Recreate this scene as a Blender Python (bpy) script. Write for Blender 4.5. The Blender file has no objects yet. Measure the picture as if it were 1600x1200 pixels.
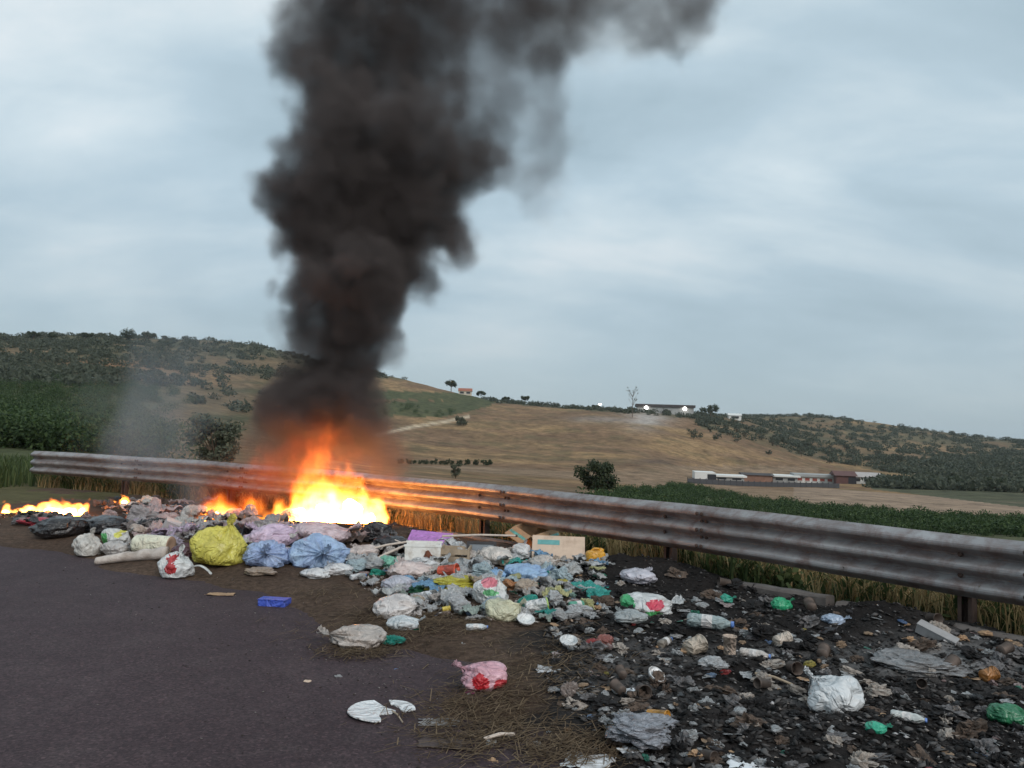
import bpy, math, random
import numpy as np
from mathutils import Vector, Matrix, noise

# ------------------------------------------------------------------ camera
S = bpy.context.scene
FPX = 1250.0                      # focal length in photo pixels (1600 wide)
CAMH = 1.5
ROLL = math.atan(0.033)
PITCH = math.atan(79 / FPX)
F_ = Vector((0, math.cos(PITCH), math.sin(PITCH)))
U0 = Vector((0, -math.sin(PITCH), math.cos(PITCH)))
R0 = Vector((1, 0, 0))
R_ = R0 * math.cos(ROLL) + U0 * math.sin(ROLL)
U_ = U0 * math.cos(ROLL) - R0 * math.sin(ROLL)
cam = bpy.data.cameras.new('camera')
cam.sensor_width = 36.0
cam.lens = 36.0 * FPX / 1600
cam.clip_start = 0.05
cam.clip_end = 6000
camo = bpy.data.objects.new('camera', cam)
S.collection.objects.link(camo)
m3 = Matrix((R_, U_, -F_)).transposed()
camo.matrix_world = Matrix.Translation((0, 0, CAMH)) @ m3.to_4x4()
S.camera = camo

# ------------------------------------------------------------------ world
SUN_EL, SUN_AZ = math.radians(32), math.radians(150)
W = bpy.data.worlds.new('World')
S.world = W
W.use_nodes = True
nt = W.node_tree
nt.nodes.clear()
N, L = nt.nodes.new, nt.links.new
out = N('ShaderNodeOutputWorld')
sky = N('ShaderNodeTexSky'); sky.sky_type = 'NISHITA'; sky.sun_disc = False
sky.sun_elevation = SUN_EL; sky.sun_rotation = SUN_AZ
bg1 = N('ShaderNodeBackground'); bg1.inputs[1].default_value = 0.09
L(sky.outputs[0], bg1.inputs[0])
tc = N('ShaderNodeTexCoord')
sep = N('ShaderNodeSeparateXYZ'); L(tc.outputs['Generated'], sep.inputs[0])
def M(op, a, b=None, c=None, tree=None, clamp=False):
    t = tree or nt
    n = t.nodes.new('ShaderNodeMath'); n.operation = op; n.use_clamp = clamp
    for i, v in enumerate((a, b, c)):
        if v is None: continue
        if isinstance(v, (int, float)): n.inputs[i].default_value = v
        else: t.links.new(v, n.inputs[i])
    return n.outputs[0]
zz = M('ADD', M('MAXIMUM', sep.outputs[2], 0.0), 0.30)
cx, cy = M('DIVIDE', sep.outputs[0], zz), M('DIVIDE', sep.outputs[1], zz)
cmb = N('ShaderNodeCombineXYZ'); L(cx, cmb.inputs[0]); L(cy, cmb.inputs[1])
def wnoise(scale, detail, rot, sc, loc):
    mp = N('ShaderNodeMapping'); mp.inputs['Rotation'].default_value[2] = rot
    mp.inputs['Scale'].default_value = sc; mp.inputs['Location'].default_value = loc
    L(cmb.outputs[0], mp.inputs[0])
    n = N('ShaderNodeTexNoise'); n.inputs['Scale'].default_value = scale
    n.inputs['Detail'].default_value = detail; n.inputs['Roughness'].default_value = 0.52
    n.inputs['Distortion'].default_value = 0.35
    L(mp.outputs[0], n.inputs[0]); return n.outputs[0]
n1 = wnoise(1.25, 7, -0.35, (0.8, 1.1, 1), (2.9, 0.4, 0))
n2 = wnoise(3.2, 6, -0.45, (0.7, 1.3, 1), (5.1, 1.7, 0))
cl = M('ADD', M('MULTIPLY', n1, 0.72), M('MULTIPLY', n2, 0.28))
ramp = N('ShaderNodeValToRGB'); L(cl, ramp.inputs[0])
e = ramp.color_ramp.elements
e[0].position = 0.34; e[0].color = (0.38, 0.50, 0.57, 1)
e[1].position = 0.66; e[1].color = (0.85, 0.90, 0.92, 1)
k = e.new(0.47); k.color = (0.50, 0.63, 0.71, 1)
k = e.new(0.56); k.color = (0.65, 0.76, 0.815, 1)
hz = N('ShaderNodeMapRange'); hz.inputs[1].default_value = 0.0; hz.inputs[2].default_value = 0.30
L(sep.outputs[2], hz.inputs[0])
mix = N('ShaderNodeMix'); mix.data_type = 'RGBA'
L(hz.outputs[0], mix.inputs[0]); mix.inputs[6].default_value = (0.38, 0.475, 0.535, 1)
L(ramp.outputs[0], mix.inputs[7])
bg2 = N('ShaderNodeBackground'); bg2.inputs[1].default_value = 1.08; L(mix.outputs[2], bg2.inputs[0])
ms = N('ShaderNodeMixShader'); ms.inputs[0].default_value = 0.88
L(bg1.outputs[0], ms.inputs[1]); L(bg2.outputs[0], ms.inputs[2]); L(ms.outputs[0], out.inputs[0])

sl = bpy.data.lights.new('sun', 'SUN'); sl.energy = 1.5; sl.angle = math.radians(25)
sl.color = (1.0, 0.95, 0.9)
so = bpy.data.objects.new('sun', sl); S.collection.objects.link(so)
sd = Vector((math.sin(SUN_AZ) * math.cos(SUN_EL), math.cos(SUN_AZ) * math.cos(SUN_EL), math.sin(SUN_EL)))
so.rotation_euler = sd.to_track_quat('Z', 'Y').to_euler()

vs = S.view_settings
vs.view_transform = 'Standard'; vs.look = 'None'; vs.exposure = 0.0; vs.gamma = 1.0
vs.use_curve_mapping = False
S.render.engine = 'CYCLES'
cy_ = S.cycles
cy_.use_denoising = True
cy_.max_bounces = 5; cy_.diffuse_bounces = 3; cy_.glossy_bounces = 2
cy_.transmission_bounces = 3; cy_.volume_bounces = 1; cy_.transparent_max_bounces = 8
cy_.sample_clamp_indirect = 3.0
cy_.volume_step_rate = 1.0; cy_.volume_max_steps = 256
cy_.caustics_reflective = False; cy_.caustics_refractive = False

# ------------------------------------------------------------------ helpers
RNG = random.Random(7)
NP = np.random.default_rng(11)

def ray(px, py):
    return (F_ + R_ * ((px - 800) / FPX) + U_ * ((600 - py) / FPX))
def on_plane(px, py, z=0.0):
    d = ray(px, py); t = (z - CAMH) / d.z
    return Vector((d.x * t, d.y * t, z))
def at_depth(px, py, Y):
    d = ray(px, py); t = Y / d.y
    return Vector((d.x * t, Y, CAMH + d.z * t))
def horizon(px):
    return 679 + (px - 800) * 0.033
def project_np(X, Y, Z):
    dx, dy, dz = X, Y, Z - CAMH
    f = dx * F_.x + dy * F_.y + dz * F_.z
    u = dx * R_.x + dy * R_.y + dz * R_.z
    v = dx * U_.x + dy * U_.y + dz * U_.z
    f = np.where(f > 0.01, f, 0.01)
    return 800 + FPX * u / f, 600 - FPX * v / f

def mesh(name, v, f, smooth=False):
    me = bpy.data.meshes.new(name)
    me.from_pydata([tuple(map(float, p)) for p in v], [], [tuple(map(int, q)) for q in f])
    if smooth:
        me.polygons.foreach_set('use_smooth', [True] * len(me.polygons))
    me.update()
    return me
def np_mesh(name, v, quads, smooth=False):
    """fast mesh from numpy arrays (all faces have the same vertex count)"""
    me = bpy.data.meshes.new(name)
    v = np.asarray(v, np.float32); q = np.asarray(quads, np.int32)
    n, kk = q.shape
    me.vertices.add(len(v)); me.vertices.foreach_set('co', v.ravel())
    me.loops.add(n * kk); me.loops.foreach_set('vertex_index', q.ravel())
    me.polygons.add(n); me.polygons.foreach_set('loop_start', np.arange(0, n * kk, kk, dtype=np.int32))
    if smooth: me.polygons.foreach_set('use_smooth', np.ones(n, bool))
    me.update(calc_edges=True); me.validate()
    return me
def obj(name, me, mat=None, parent=None, loc=None, rot=None, scale=None):
    o = bpy.data.objects.new(name, me)
    S.collection.objects.link(o)
    if mat is not None and me is not None:
        for mm in (mat if isinstance(mat, (list, tuple)) else [mat]):
            if len(me.materials) < (len(mat) if isinstance(mat, (list, tuple)) else 1): me.materials.append(mm)
    if parent is not None: o.parent = parent
    if loc is not None: o.location = loc
    if rot is not None: o.rotation_euler = rot
    if scale is not None: o.scale = scale
    return o
def tag(o, label=None, cat=None, group=None, kind=None):
    if label: o['label'] = label
    if cat: o['category'] = cat
    if group: o['group'] = group
    if kind: o['kind'] = kind
    return o
def thing(name, label, cat, loc=(0, 0, 0), rot=(0, 0, 0), group=None):
    return tag(obj(name, None, loc=loc, rot=rot), label, cat, group)
class MB:
    def __init__(s): s.v = []; s.f = []
    def add(s, v, f):
        b = len(s.v); s.v += [tuple(p) for p in v]; s.f += [tuple(i + b for i in q) for q in f]; return s
    def box(s, lo, hi, mtx=None):
        x0, y0, z0 = lo; x1, y1, z1 = hi
        v = [(x0,y0,z0),(x1,y0,z0),(x1,y1,z0),(x0,y1,z0),(x0,y0,z1),(x1,y0,z1),(x1,y1,z1),(x0,y1,z1)]
        if mtx is not None: v = [mtx @ Vector(p) for p in v]
        return s.add(v, [(0,3,2,1),(4,5,6,7),(0,1,5,4),(1,2,6,5),(2,3,7,6),(3,0,4,7)])
    def tube(s, a, b, r0, r1=None, n=8):
        a, b = Vector(a), Vector(b); r1 = r0 if r1 is None else r1
        d = (b - a).normalized(); x = d.orthogonal().normalized(); y = d.cross(x)
        v = []
        for c, r in ((a, r0), (b, r1)):
            for i in range(n):
                t = 2 * math.pi * i / n; v.append(c + x * (r * math.cos(t)) + y * (r * math.sin(t)))
        f = [(i, (i+1) % n, n + (i+1) % n, n + i) for i in range(n)] + [tuple(range(n-1, -1, -1)), tuple(range(n, 2*n))]
        return s.add(v, f)
    def lathe(s, prof, n=20, cap0=True, cap1=True):
        v = []
        for r, z in prof:
            for i in range(n):
                t = 2 * math.pi * i / n; v.append((r * math.cos(t), r * math.sin(t), z))
        f = []
        for j in range(len(prof) - 1):
            for i in range(n):
                f.append((j*n+i, j*n+(i+1) % n, (j+1)*n+(i+1) % n, (j+1)*n+i))
        if cap0: f.append(tuple(range(n-1, -1, -1)))
        if cap1: f.append(tuple(range((len(prof)-1)*n, len(prof)*n)))
        return s.add(v, f)
    def mesh(s, name, smooth=False): return mesh(name, s.v, s.f, smooth)

# ------------------------------------------------------------------ materials
def new_mat(name):
    m = bpy.data.materials.new(name); m.use_nodes = True
    t = m.node_tree; t.nodes.clear()
    o = t.nodes.new('ShaderNodeOutputMaterial'); b = t.nodes.new('ShaderNodeBsdfPrincipled')
    t.links.new(b.outputs[0], o.inputs[0])
    return m, t, b, o
def tex(t, scale, detail=5, rough=0.55, coord='Object', dist=0.0, stretch=None):
    c = t.nodes.new('ShaderNodeTexCoord'); n = t.nodes.new('ShaderNodeTexNoise')
    n.inputs['Scale'].default_value = scale; n.inputs['Detail'].default_value = detail
    n.inputs['Roughness'].default_value = rough; n.inputs['Distortion'].default_value = dist
    if stretch:
        mp = t.nodes.new('ShaderNodeMapping'); mp.inputs['Scale'].default_value = stretch
        t.links.new(c.outputs[coord], mp.inputs[0]); t.links.new(mp.outputs[0], n.inputs[0])
    else: t.links.new(c.outputs[coord], n.inputs[0])
    return n
def ramp_node(t, fac, stops):
    r = t.nodes.new('ShaderNodeValToRGB'); t.links.new(fac, r.inputs[0])
    el = r.color_ramp.elements
    el[0].position, el[0].color = stops[0][0], (*stops[0][1], 1)
    el[1].position, el[1].color = stops[-1][0], (*stops[-1][1], 1)
    for p, c in stops[1:-1]:
        x = el.new(p); x.color = (*c, 1)
    return r.outputs[0]
def mixc(t, fac, a, b, mode='MIX'):
    n = t.nodes.new('ShaderNodeMix'); n.data_type = 'RGBA'; n.blend_type = mode
    for i, v in ((0, fac), (6, a), (7, b)):
        if isinstance(v, (int, float)): n.inputs[i].default_value = v
        elif isinstance(v, tuple): n.inputs[i].default_value = (*v, 1)
        else: t.links.new(v, n.inputs[i])
    return n.outputs[2]
def bump(t, b, h, strength=0.3, dist=0.02):
    n = t.nodes.new('ShaderNodeBump'); n.inputs['Strength'].default_value = strength
    n.inputs['Distance'].default_value = dist; t.links.new(h, n.inputs['Height'])
    t.links.new(n.outputs[0], b.inputs['Normal'])
def simple(name, col, rough=0.7, var=0.25, scale=6, bmp=0.3, bscale=30, metal=0.0, coord='Object', dirt=None, spec=0.3):
    m, t, b, o = new_mat(name)
    n = tex(t, scale, coord=coord)
    lo = tuple(c * (1 - var) for c in col); hi = tuple(min(1, c * (1 + var)) for c in col)
    c = ramp_node(t, n.outputs[0], [(0.3, lo), (0.7, hi)])
    if dirt:
        d = tex(t, scale * 0.6, 6, 0.65, coord)
        f = ramp_node(t, d.outputs[0], [(0.48, (0, 0, 0)), (0.68, (0.8, 0.8, 0.8))])
        c = mixc(t, f, c, dirt)
    t.links.new(c, b.inputs['Base Color'])
    b.inputs['Roughness'].default_value = rough; b.inputs['Metallic'].default_value = metal
    b.inputs['Specular IOR Level'].default_value = spec
    if bmp: bump(t, b, tex(t, bscale, 4, coord=coord).outputs[0], bmp, 0.01)
    return m
PLASTIC = {}
def plastic(col, trans=0.22, rough=0.38, dirty=0.35):
    key = (tuple(round(c, 3) for c in col), trans, rough, dirty)
    if key in PLASTIC: return PLASTIC[key]
    m, t, b, o = new_mat('plastic_film')
    if max(col) > .3: col = tuple(min(.86, c * 1.22) for c in col)
    n = tex(t, 9, 5)
    lo = tuple(c * 0.78 for c in col); hi = tuple(min(0.9, c * 1.25) for c in col)
    c = ramp_node(t, n.outputs[0], [(0.3, lo), (0.7, hi)])
    d = tex(t, 5.5, 7, 0.68)
    f = ramp_node(t, d.outputs[0], [(0.50 if dirty < .9 else .47, (0, 0, 0)), (0.72 if dirty < .9 else .68, (dirty,) * 3)])
    c = mixc(t, f, c, (0.085, 0.065, 0.05) if dirty < .9 else (.035, .030, .028))
    t.links.new(c, b.inputs['Base Color'])
    b.inputs['Roughness'].default_value = rough
    b.inputs['Specular IOR Level'].default_value = 0.6
    wr = tex(t, 7, 2.5, 0.5, dist=2.8)
    bump(t, b, wr.outputs[0], 0.85, 0.06)
    b.inputs['Coat Weight'].default_value = 0.35; b.inputs['Coat Roughness'].default_value = 0.18
    tr = t.nodes.new('ShaderNodeBsdfTranslucent'); t.links.new(c, tr.inputs[0])
    mx = t.nodes.new('ShaderNodeMixShader'); mx.inputs[0].default_value = trans * .6
    t.links.new(b.outputs[0], mx.inputs[1]); t.links.new(tr.outputs[0], mx.inputs[2])
    t.links.new(mx.outputs[0], o.inputs[0])
    PLASTIC[key] = m
    return m
def foliage(name, cols, rough=0.6):
    m, t, b, o = new_mat(name)
    g = t.nodes.new('ShaderNodeNewGeometry')
    c = ramp_node(t, g.outputs['Random Per Island'], [(i / (len(cols) - 1), x) for i, x in enumerate(cols)])
    t.links.new(c, b.inputs['Base Color']); b.inputs['Roughness'].default_value = rough
    b.inputs['Specular IOR Level'].default_value = 0.2
    tr = t.nodes.new('ShaderNodeBsdfTranslucent'); t.links.new(c, tr.inputs[0])
    mx = t.nodes.new('ShaderNodeMixShader'); mx.inputs[0].default_value = 0.3
    t.links.new(b.outputs[0], mx.inputs[1]); t.links.new(tr.outputs[0], mx.inputs[2])
    t.links.new(mx.outputs[0], o.inputs[0])
    return m
def emit(name, col, strength):
    m, t, b, o = new_mat(name); t.nodes.remove(b)
    e_ = t.nodes.new('ShaderNodeEmission'); e_.inputs[0].default_value = (*col, 1); e_.inputs[1].default_value = strength
    t.links.new(e_.outputs[0], o.inputs[0]); return m

# ------------------------------------------------------------------ rail line (plan curve)
RZ = 0.82                                                   # top of the barrier
RPX = [(52,705),(120,706),(200,711),(300,718),(430,728),(550,739),(750,752),(900,767),(1045,785),(1250,805),(1440,826),(1600,843)]
_x = np.array([p[0] for p in RPX], float)
_inv = np.array([1 / on_plane(px, py, RZ).y for px, py in RPX])
_pf = np.polyfit(_x, _inv, 3)
def rail_xy(px):
    if px <= 1600: iv = np.polyval(_pf, px)
    else: iv = np.polyval(_pf, 1600) + (px - 1600) * np.polyval(np.polyder(_pf), 1600)
    Y = 1 / iv
    py = horizon(px) + (CAMH - RZ) * FPX * iv
    d = ray(px, py); return (d.x / d.y * Y, Y)
_pts = [rail_xy(px) for px in np.linspace(52, 2150, 500)]
_pts = np.array(_pts)
_seg = np.hypot(*np.diff(_pts, axis=0).T); _arc = np.concatenate([[0], np.cumsum(_seg)])
def rail_at(s):
    return np.array([np.interp(s, _arc, _pts[:, 0]), np.interp(s, _arc, _pts[:, 1])])
def rail_frame(s):
    p = rail_at(s); t = rail_at(s + 0.05) - rail_at(s - 0.05); t /= np.hypot(*t)
    return p, t, np.array([-t[1], t[0]]) * -1          # point, tangent, normal towards the road
def s_of_px(px): return float(np.interp(px, np.linspace(52, 2150, 500), _arc))
RAIL_POLY = np.vstack([[[-40, _pts[0, 1] + 3.0]], [[-20, _pts[0, 1] + 1.2]], _pts[::6], [[_pts[-1, 0] + 0.4, -30]]])
EDGE_PX = [(-300,835),(0,850),(110,862),(200,884),(300,912),(380,930),(430,950),(470,1000),(560,1022),(660,1040),(705,1062),(650,1095),(640,1125),(690,1160),(790,1192),(900,1235),(1050,1300),(1300,1420)]
EDGE_POLY = np.array([[on_plane(*p).x, on_plane(*p).y] for p in EDGE_PX])
EDGE_POLY = np.vstack([[[-40, EDGE_POLY[0, 1] + 2.5]], EDGE_POLY, [[EDGE_POLY[-1, 0] + 0.6, -30]]])
def poly_sd(X, Y, P):
    """signed distance to an open polyline, positive on its left (looking along it)"""
    best = np.full(X.shape, 1e9); sg = np.zeros(X.shape)
    for (ax, ay), (bx, by) in zip(P[:-1], P[1:]):
        dx, dy = bx - ax, by - ay; l2 = dx * dx + dy * dy
        t = np.clip(((X - ax) * dx + (Y - ay) * dy) / l2, 0, 1)
        qx, qy = X - ax - t * dx, Y - ay - t * dy
        d = qx * qx + qy * qy; c = dx * (Y - ay) - dy * (X - ax)
        u = d < best; best = np.where(u, d, best); sg = np.where(u, np.sign(c), sg)
    return np.sqrt(best) * np.where(sg == 0, 1, sg)

# numpy value noise ----------------------------------------------------------
_perm = NP.random((256, 256))
def vnoise(x, y):
    xi, yi = np.floor(x).astype(int), np.floor(y).astype(int); fx, fy = x - xi, y - yi
    fx = fx * fx * (3 - 2 * fx); fy = fy * fy * (3 - 2 * fy)
    g = lambda i, j: _perm[(xi + i) & 255, (yi + j) & 255]
    return (g(0,0)*(1-fx)+g(1,0)*fx)*(1-fy)+(g(0,1)*(1-fx)+g(1,1)*fx)*fy
def fbm(x, y, o=4):
    r = 0; a = 0.5; n = 0
    for i in range(o):
        r = r + a * vnoise(x * 2**i + 17.3 * i, y * 2**i + 5.1 * i); n += a; a *= 0.5
    return r / n

# ------------------------------------------------------------------ verge (dirt, ash, heaped ground)
PILES = [((330,872),1.5,0.10),((500,862),1.5,0.17),((420,835),2.0,0.13),((600,862),1.2,0.12),((700,872),1.2,0.13),((150,832),1.8,0.08),((860,890),1.0,0.13),
         ((1010,905),1.0,0.12),((1380,985),0.55,0.16),((1060,890),0.5,0.10),((1200,1010),1.2,0.05),((760,930),.8,.07)]
PILES = [(on_plane(*p), r, h) for p, r, h in PILES]
def verge_h(X, Y):
    X = np.asarray(X, float); Y = np.asarray(Y, float)
    e_ = -poly_sd(X, Y, EDGE_POLY) * -1                    # >0 on the verge side
    r_ = poly_sd(X, Y, RAIL_POLY)                         # >0 beyond the barrier
    h = -0.035 + 0.075 * np.clip((e_ + 0.15) / 0.9, 0, 1) + (fbm(X * 1.7, Y * 1.7, 5) - 0.5) * 0.10 * np.clip((e_ + 0.35) / 0.6, 0, 1)
    for c, r, hh in PILES:
        h = h + hh * np.exp(-((X - c.x)**2 + (Y - c.y)**2) / (r * r * 0.5))
    px, py = project_np(X, Y, np.zeros_like(X))
    burnt = np.clip((px - 830) / 160, 0, 1) * np.clip((e_ - 0.2) / 0.5, 0, 1)
    h = h + burnt * (np.abs(fbm(X * 4 + 3, Y * 4, 4) - 0.5) * 0.16 + (fbm(X * 11, Y * 11, 2) - .5) * .05)
    h = np.where(r_ > 0, h * np.exp(-r_ * 1.5) - 0.10 * np.clip(r_, 0, 3), h)
    return h
_VG = {}
def vh(x, y):
    """height from a cached 4 cm grid"""
    if not len(_VG):
        gx = np.arange(-22, 12, .04); gy = np.arange(1.5, 24, .04)
        X, Y = np.meshgrid(gx, gy, indexing='ij'); _VG['z'] = verge_h(X, Y)
    Z = _VG['z']; i, j = (x + 22) / .04, (y - 1.5) / .04
    i = min(max(i, 0), Z.shape[0] - 1.01); j = min(max(j, 0), Z.shape[1] - 1.01); a, b = int(i), int(j); u, v = i - a, j - b
    return float((Z[a, b] * (1 - u) + Z[a + 1, b] * u) * (1 - v) + (Z[a, b + 1] * (1 - u) + Z[a + 1, b + 1] * u) * v)
def ground_pt(px, py):
    z = 0.0
    for _ in range(6):
        p = on_plane(px, py, z); z2 = max(0.0, vh(p.x, p.y)); z = 0.5 * z + 0.5 * z2
    p = on_plane(px, py, z); p.z = max(0.0, vh(p.x, p.y)); return p

# orientation test for the signed distances
_t1 = on_plane(900, 1000); _t2 = on_plane(200, 1100)
if poly_sd(np.array([_t1.x]), np.array([_t1.y]), EDGE_POLY)[0] < 0:
    EDGE_POLY = EDGE_POLY[::-1]
_t3 = on_plane(800, 750, 0)
if poly_sd(np.array([_t3.x]), np.array([_t3.y]), RAIL_POLY)[0] < 0:
    RAIL_POLY = RAIL_POLY[::-1]

_VG.clear()
# ------------------------------------------------------------------ far terrain
COLS = {
 -700: [(16,800),(40,735),(120,640),(300,560),(560,505)],
 0:    [(17,775),(30,735),(90,662),(170,605),(300,562),(520,524)],
 200:  [(18,772),(28,742),(60,704),(120,652),(180,612),(260,582),(520,524)],
 400:  [(17,778),(40,733),(80,702),(150,662),(220,622),(260,603),(400,562),(520,537)],
 600:  [(14.5,800),(45,748),(140,722),(220,682),(280,657),(330,632),(400,606),(480,582)],
 770:  [(13,822),(60,757),(120,738),(160,724),(230,692),(320,652),(430,626)],
 1000: [(11,862),(40,799),(90,765),(140,750),(230,702),(320,662),(400,640)],
 1140: [(10.2,885),(40,812),(90,775),(150,758),(225,748),(290,700),(360,668),(430,655),(800,649)],
 1300: [(9.6,905),(38,832),(80,795),(130,765),(220,755),(300,731),(420,712),(560,682),(800,646)],
 1450: [(9.2,925),(36,838),(85,800),(140,775),(220,758),(320,738),(500,712),(640,692),(820,673)],
 1600: [(8.8,945),(35,845),(90,808),(180,768),(300,738),(500,714),(800,692)],
 2300: [(7.5,1010),(35,870),(90,820),(180,790),(300,765),(800,722)],
}
NA, ND = 900, 260
A_LO, A_HI = math.radians(-62), math.radians(58)
LD = np.linspace(math.log(3.0), math.log(2600), ND)
_ca, _cz = [], []
for px, lst in COLS.items():
    d0 = ray(px, horizon(px)); a = math.atan2(d0.x, d0.y)
    ds, zs = [2.0, lst[0][0] * 0.8], [-0.12, -0.12]
    for d, y in lst:
        v = ray(px, y); t = v.z / math.hypot(v.x, v.y)
        ds.append(d); zs.append(CAMH + d * t)
    dl, zl = ds[-1], zs[-1]
    ds += [dl * 1.35, dl * 2, 3000]; zs += [zl * 0.93, zl * 0.55, zl * 0.1]
    _ca.append(a); _cz.append(np.interp(np.exp(LD), ds, zs))
_cz = np.array(_cz); _ca = np.array(_ca)
AG = np.linspace(A_LO, A_HI, NA)
ZG = np.stack([np.interp(AG, _ca, _cz[:, j]) for j in range(ND)], 1)
ker = np.exp(-np.linspace(-2, 2, 9)**2); ker /= ker.sum()
_zp = np.pad(ZG, ((4, 4), (4, 4)), 'edge')
_zp = np.apply_along_axis(lambda r: np.convolve(r, ker, 'valid'), 1, _zp)
ker2 = np.exp(-np.linspace(-2, 2, 61)**2); ker2 /= ker2.sum()
_zp = np.pad(_zp[4:-4], ((30, 30), (0, 0)), 'edge')
ZG = np.apply_along_axis(lambda r: np.convolve(r, ker2, 'valid'), 0, _zp)
def terrain_z(X, Y):
    X = np.asarray(X, float); Y = np.asarray(Y, float)
    d = np.hypot(X, Y); a = np.arctan2(X, Y)
    i = np.clip((a - A_LO) / (A_HI - A_LO) * (NA - 1), 0, NA - 1.001)
    j = np.clip((np.log(np.maximum(d, 3.0)) - LD[0]) / (LD[1] - LD[0]), 0, ND - 1.001)
    i0, j0 = i.astype(int), j.astype(int); fi, fj = i - i0, j - j0
    z = (ZG[i0, j0]*(1-fi)+ZG[i0+1, j0]*fi)*(1-fj)+(ZG[i0, j0+1]*(1-fi)+ZG[i0+1, j0+1]*fi)*fj
    amp = np.clip((d - 40) / 200, 0, 1)
    z = z + amp * ((fbm(X / 60, Y / 60, 4) - 0.5) * 5 + (fbm(X / 12 + 9, Y / 12, 3) - 0.5) * 1.2) * np.clip(d / 500, .15, 1)
    return z
_D = np.exp(np.linspace(math.log(9), math.log(1500), 900))
def hit_terrain(px, py):
    d = ray(px, py); hl = math.hypot(d.x, d.y)
    X, Y = d.x / hl * _D, d.y / hl * _D; Zr = CAMH + d.z / hl * _D
    below = np.nonzero(Zr <= terrain_z(X, Y))[0]
    i = below[0] if len(below) else len(_D) - 1
    if not len(below):           # just above the skyline: take the closest approach
        i = int(np.argmin((Zr - terrain_z(X, Y)) / _D))
    x, y = X[i], Y[i]; return Vector((x, y, float(terrain_z(np.array([x]), np.array([y]))[0])))

def blob_np(PX, PY, c, r):
    return np.exp(-(((PX - c[0]) / r[0])**2 + ((PY - c[1]) / r[1])**2))
DRY = (0.215, 0.138, 0.088); DRY2 = (0.31, 0.205, 0.112); SOIL = (0.26, 0.185, 0.13); GREEN = (0.065, 0.085, 0.045); SCRUB = (0.082, 0.092, 0.062); BROWN = (0.30, 0.22, 0.165)
SKYLINE = ([-700,0,200,400,600,770,1000,1140,1300,1450,1600,2300], [505,524,524,537,582,626,640,649,646,673,692,722])
def green_mask(PX, PY, w):
    """where vegetation stands: 0..1 arrays for (grove, scrub, dry)"""
    n = (w - 0.5) * 26
    left = 1 / (1 + np.exp((PX - 235 - 30*(PY < 640)) / 22)) * ((PY + n) > 604)
    band1 = ((PX > 470) & (PX < 770) & (np.abs(PY - (612 + (PX - 470) * 0.035) + n * .2) < 7))
    band2 = ((PX > 560) & (PX < 768) & (PY + n*.2 > 627) & (PY + n * .2 < 651 - np.clip((PX - 690) * 0.20, 0, 30)))
    right = (PX > 900) & ((PY + n*.3) > np.interp(PX, [900,960,1060,1280,1450,1600], [790,766,760,793,806,814]))
    grove = np.maximum(np.maximum(left, right.astype(float)), np.maximum(band1, band2).astype(float))
    far = (PX > 1090) & (PY < np.interp(PX, [1090,1150,1220,1300,1450,1600,2300], [666,684,704,724,748,765,800]) + n * .35)
    hedge = (PX > 1360) & (PY > 748) & (PY < 764 + (PX - 1360) * .12)
    lhill = (PX < 330) & (PY < 604)
    ridge = (PY < np.interp(PX, [300,420,560,620,700,770,900,1000,1090], [560,563,590,592,603,630,640,648,655]) ) & (PX < 1090)
    mid = ((PX < 540) & (PX > 300) & (PY < 700) & (PY > 560)) * np.where(np.abs(PY - (566 + (PX - 180) * .07)) < 7, .5, .09)
    scrub = np.maximum(np.maximum(far * 0.8, np.maximum(lhill * 0.6, mid)), np.maximum(ridge * 0.85, hedge * 1.0))
    return grove, scrub
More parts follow.
